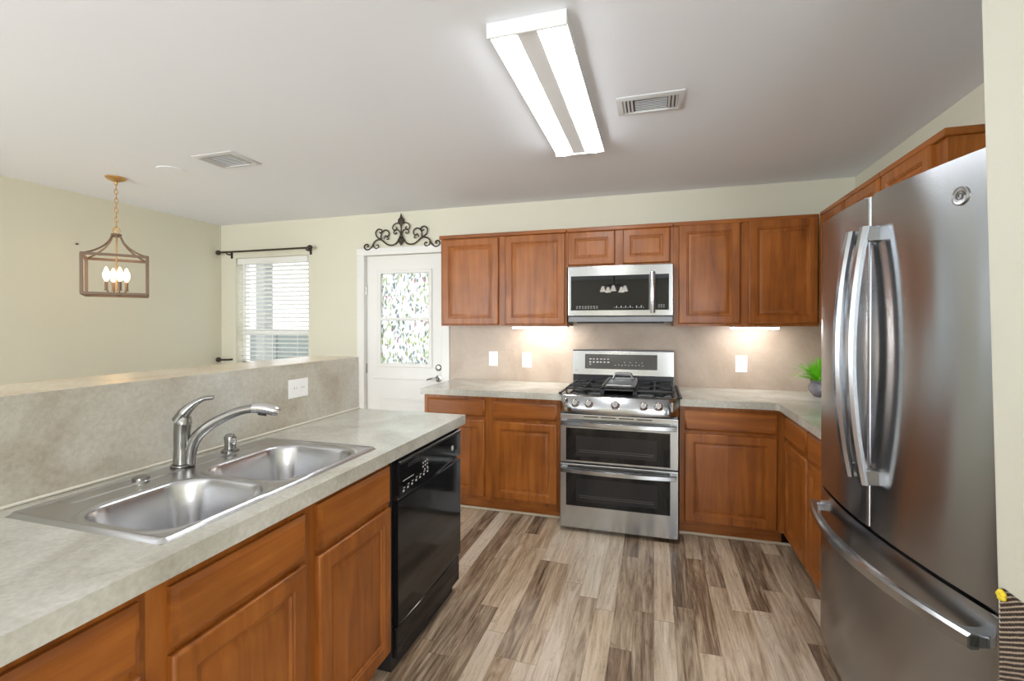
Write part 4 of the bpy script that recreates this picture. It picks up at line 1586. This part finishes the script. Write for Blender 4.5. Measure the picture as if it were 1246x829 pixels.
for a in range(4):
    th_ = a * PI / 2 + 0.35
    cx_, cy_ = 0.058 * math.cos(th_), 0.058 * math.sin(th_)
    sk_ = B()
    lathe(sk_, [(0.014, 0), (0.014, 0.004), (0.009, 0.006), (0.010, 0.062), (0.008, 0.064)], (cx_, cy_, ZB + 0.03), 12)
    tube(sk_, catmull([(0, 0, ZB + 0.012), (cx_ * 0.6, cy_ * 0.6, ZB + 0.010), (cx_, cy_, ZB + 0.03)], 4), 0.0045, 8)
    so = obj('candle_socket', sk_, 'lantern', pl)
    bb = B()
    lathe(bb, [(0.006, 0), (0.017, 0.022), (0.021, 0.042), (0.016, 0.066), (0.006, 0.092), (0.001, 0.100)], (cx_, cy_, ZB + 0.094), 14)
    obj('bulb', bb, 'bulb', so)

# light fitting of the living area behind the camera (seen mirrored in the microwave's glass)
cf = thing('chandelier', 'multi-arm light with lit bell shades in the living area, reflected in the microwave', 'chandelier', (-0.72, -1.98, H))
cb_ = B()
lathe(cb_, [(0.07, 0), (0.07, -0.012), (0.02, -0.03), (0.012, -0.04), (0.012, -0.30), (0.03, -0.32), (0.035, -0.38), (0.01, -0.40)], (-0.72, -1.98, H), 18)
obj('stem', cb_, 'bronze', cf)
for k in range(5):
    th_ = 2 * PI * k / 5 + 0.3
    ex, ey = -0.72 + 0.21 * math.cos(th_), -1.98 + 0.21 * math.sin(th_)
    ar = B()
    tube(ar, catmull([(-0.72, -1.98, H - 0.34), ((ex - 0.72) / 2, (ey - 1.98) / 2, H - 0.30), (ex, ey, H - 0.33)], 5), 0.008, 8)
    ao = obj('arm', ar, 'bronze', cf)
    sb_ = B()
    lathe(sb_, [(0.020, 0), (0.030, -0.03), (0.044, -0.075), (0.058, -0.10), (0.055, -0.10), (0.040, -0.07), (0.016, -0.01)], (ex, ey, H - 0.33), 18)
    obj('lamp_shade', sb_, 'shade', ao)


# vents on the ceiling
def vent(x0, x1, y0_, y1_, label, slat_from, slat_to, drop=0.010):
    t = thing('ceiling_vent', label, 'vent', ((x0 + x1) / 2, (y0_ + y1_) / 2, H), group='ceiling air vents')
    z0_ = H - drop
    fm_ = B()
    fr = Frame((0, 0, 0), (1, 0, 0), (0, 0, -1))
    prev = None
    first = None
    for ins, zz_ in ((0, H - 0.0002), (0, H - 0.004), (0.012, z0_), (0.026, z0_), (0.03, H - 0.003)):
        q = [fm_.verts.new((a, b, zz_)) for a, b in ((x0 + ins, y0_ + ins), (x1 - ins, y0_ + ins), (x1 - ins, y1_ - ins), (x0 + ins, y1_ - ins))]
        if prev:
            for i in range(4):
                fm_.faces.new((prev[i], prev[(i + 1) % 4], q[(i + 1) % 4], q[i]))
        prev = q
    obj('frame', fm_, 'vent', t)
    obj('backing', bx((x0 + 0.028, y0_ + 0.028, H - 0.003), (x1 - 0.028, y1_ - 0.028, H - 0.0003)), 'vent_dark', t)
    xx = x0 + 0.036
    xm = (x0 + x1) / 2
    sb_ = B()
    # three banks of louvres, the middle one running the other way
    ya_, yb_ = y0_ + 0.030, y1_ - 0.030
    xa, xb = slat_from, slat_to
    yy = ya_ + 0.006
    while yy < yb_ - 0.004:
        box(sb_, (xa, yy, H - 0.0062), (xb, yy + 0.003, H - 0.003))
        yy += 0.017
    for lo_, hi_ in ((x0 + 0.032, xa - 0.004), (xb + 0.004, x1 - 0.032)):
        xx = lo_
        while xx < hi_ - 0.003:
            box(sb_, (xx, ya_, H - 0.009), (xx + 0.009, yb_, H - 0.003))
            xx += 0.0165
    obj('louvre', sb_, 'vent', t)
    return t


vent(-0.172, 0.130, 2.225, 2.415, 'white ceiling vent with a dark louvred middle right of the tube light', -0.09, 0.055)
vent(-2.735, -2.425, 2.235, 2.470, 'white ceiling vent over the dining side between the lantern and the tube light', -2.66, -2.50)
cv = B()
lathe(cv, [(0.085, 0), (0.085, -0.003), (0.078, -0.005), (0.001, -0.0055)], (-3.11, 2.40, H), 28)
tag(obj('ceiling_cover', cv, 'ceiling', loc=(-3.11, 2.40, H)), 'flat round white cover plate on the ceiling beside the lantern', 'cover plate')


# ------------------------------------------------------------------ wall plates
def plate(fr, uc, zc_, w_, h_, label, kind, name='wall_outlet', cat='outlet', group=None):
    t = thing(name, label, cat, fr.p(uc, zc_, 0), group=group)
    obj('cover_plate', rings(B(), fr, uc - w_ / 2, uc + w_ / 2, zc_ - h_ / 2, zc_ + h_ / 2, [(0, 0.0003), (0, 0.003), (0.004, 0.006)]), 'plastic', t)
    if kind == 'rocker':
        bm = B()
        fbox(bm, fr, uc - 0.017, uc + 0.017, zc_ - 0.034, zc_ + 0.034, 0.005, 0.0085, 0.0015)
        obj('rocker', bm, 'plastic', t)
    else:
        for s in (-1, 1):
            bm = B()
            if kind == 'v':
                a = (uc - 0.017, uc + 0.017, zc_ + s * 0.021 - 0.015, zc_ + s * 0.021 + 0.015)
            else:
                a = (uc + s * 0.024 - 0.017, uc + s * 0.024 + 0.017, zc_ - 0.018, zc_ + 0.018)
            fbox(bm, fr, *a, 0.005, 0.0075, 0.0012)
            ro = obj('receptacle', bm, 'plastic', t)
            bm = B()
            um, zm = (a[0] + a[1]) / 2, (a[2] + a[3]) / 2
            fbox(bm, fr, um - 0.008, um - 0.006, zm - 0.002, zm + 0.007, 0.0070, 0.0077)
            fbox(bm, fr, um + 0.006, um + 0.008, zm - 0.002, zm + 0.007, 0.0070, 0.0077)
            obj('slot', bm, 'slot', ro)
    return t


fbk = Frame((0, D - 0.004, 0), (1, 0, 0), (0, -1, 0))
plate(fbk, -1.340, 1.102, 0.082, 0.128, 'white switch plate on the backsplash nearest the white door', 'rocker', 'light_switch', 'light switch', 'backsplash wall plates')
plate(fbk, -1.037, 1.096, 0.082, 0.128, 'white wall plate on the backsplash under the left light bar', 'rocker', 'light_switch', 'light switch', 'backsplash wall plates')
plate(fbk, 0.624, 1.102, 0.082, 0.126, 'white outlet on the backsplash right of the range', 'v', group='backsplash wall plates')
fhw = Frame((HWX, 0, 0), (0, 1, 0), (1, 0, 0))
plate(fhw, 1.878, 1.094, 0.130, 0.088, 'wide white outlet on the half wall behind the sink counter', 'h')

# ------------------------------------------------------------------ potted plant
PPX, PPY = 1.085, 3.66
pp = thing('potted_plant', 'bright green grassy plant in a round grey pot on the corner counter', 'potted plant', (PPX, PPY, CT))
pb = B()
lathe(pb, [(0.045, 0.0), (0.060, 0.006), (0.080, 0.035), (0.084, 0.058), (0.076, 0.080), (0.068, 0.090), (0.072, 0.094), (0.072, 0.106), (0.066, 0.108), (0.062, 0.095)], (PPX, PPY, CT + 0.0005), 28)
po = obj('pot', pb, 'pot', pp)
sb_ = B()
lathe(sb_, [(0.060, 0.088), (0.061, 0.094), (0.03, 0.099), (0.001, 0.100)], (PPX, PPY, CT), 18)
obj('soil', sb_, 'soil', pp)
lb = B()
rnd = random.Random(3)
for k in range(330):
    a = rnd.uniform(0, 2 * PI)
    r0 = rnd.uniform(0, 0.05)
    ln_ = rnd.uniform(0.09, 0.19)
    lean = rnd.uniform(0.1, 1.3)
    dirv = Vector((math.cos(a), math.sin(a), 0))
    p0 = Vector((PPX, PPY, CT + 0.095)) + dirv * r0
    side = Vector((-dirv.y, dirv.x, 0))
    wv = rnd.uniform(0.006, 0.011)
    rows = []
    for q in range(6):
        t_ = q / 5
        out = ln_ * math.sin(lean) * t_ ** 1.3
        upz = ln_ * (math.cos(lean * 0.8) * t_ - 0.28 * lean * t_ * t_)
        c = p0 + dirv * out + Vector((0, 0, upz))
        wq = wv * (1 - t_) ** 0.6 * (0.6 + 0.8 * t_) + 0.0004
        rows.append((lb.verts.new(c - side * wq), lb.verts.new(c + Vector((0, 0, -0.0012)) + dirv * 0.0008), lb.verts.new(c + side * wq)))
    for a_, b_ in zip(rows, rows[1:]):
        lb.faces.new((a_[0], a_[1], b_[1], b_[0]))
        lb.faces.new((a_[1], a_[2], b_[2], b_[1]))
lf_ = obj('foliage', lb, 'leaf', pp)
sb_ = B()
tube(sb_, catmull([(PPX - 0.03, PPY, CT + 0.10), (PPX - 0.07, PPY - 0.005, CT + 0.155), (PPX - 0.12, PPY - 0.01, CT + 0.158), (PPX - 0.172, PPY - 0.015, CT + 0.125)], 5), [0.0028, 0.0025, 0.002, 0.001], 6)
obj('dry_stem', sb_, 'straw', pp)

# ------------------------------------------------------------------ woven mat hanging on the wall end
wm = thing('woven_mat', 'dark brown woven mat hanging on the cream wall end beside the refrigerator', 'woven mat', (WEX, 1.19, 0.86))
wb = B()
wy0, wy1, wz0, wz1 = 1.112, 1.2230, 0.30, 0.856
ny_, nz_ = 60, 190
gr = [[None] * (nz_ + 1) for _ in range(ny_ + 1)]
for i in range(ny_ + 1):
    for j in range(nz_ + 1):
        y, z = wy0 + (wy1 - wy0) * i / ny_, wz0 + (wz1 - wz0) * j / nz_
        s_ = 0.6 * math.sin(2 * PI * (z + y * 0.6) / 0.0105) + 0.4 * math.cos(2 * PI * y / 0.009)
        gr[i][j] = wb.verts.new((WEX - 0.006 - 0.0022 * s_, y, z))
for i in range(ny_):
    for j in range(nz_):
        wb.faces.new((gr[i][j], gr[i + 1][j], gr[i + 1][j + 1], gr[i][j + 1]))
box(wb, (WEX - 0.004, wy0, wz0), (WEX - 0.0002, wy1, wz1))
obj('weave', wb, 'weave', wm, smooth=60)
yb_ = B()
for k in range(5):
    a = k * 2 * PI / 5
    bmesh.ops.create_icosphere(yb_, subdivisions=2, radius=0.006, matrix=Matrix.Translation((WEX - 0.011, wy1 - 0.012 + 0.006 * math.cos(a), wz1 - 0.010 + 0.006 * math.sin(a))))
obj('bow', yb_, 'yellow', wm)

for o in bpy.data.objects:
    if '_local' in o:
        del o['_local']
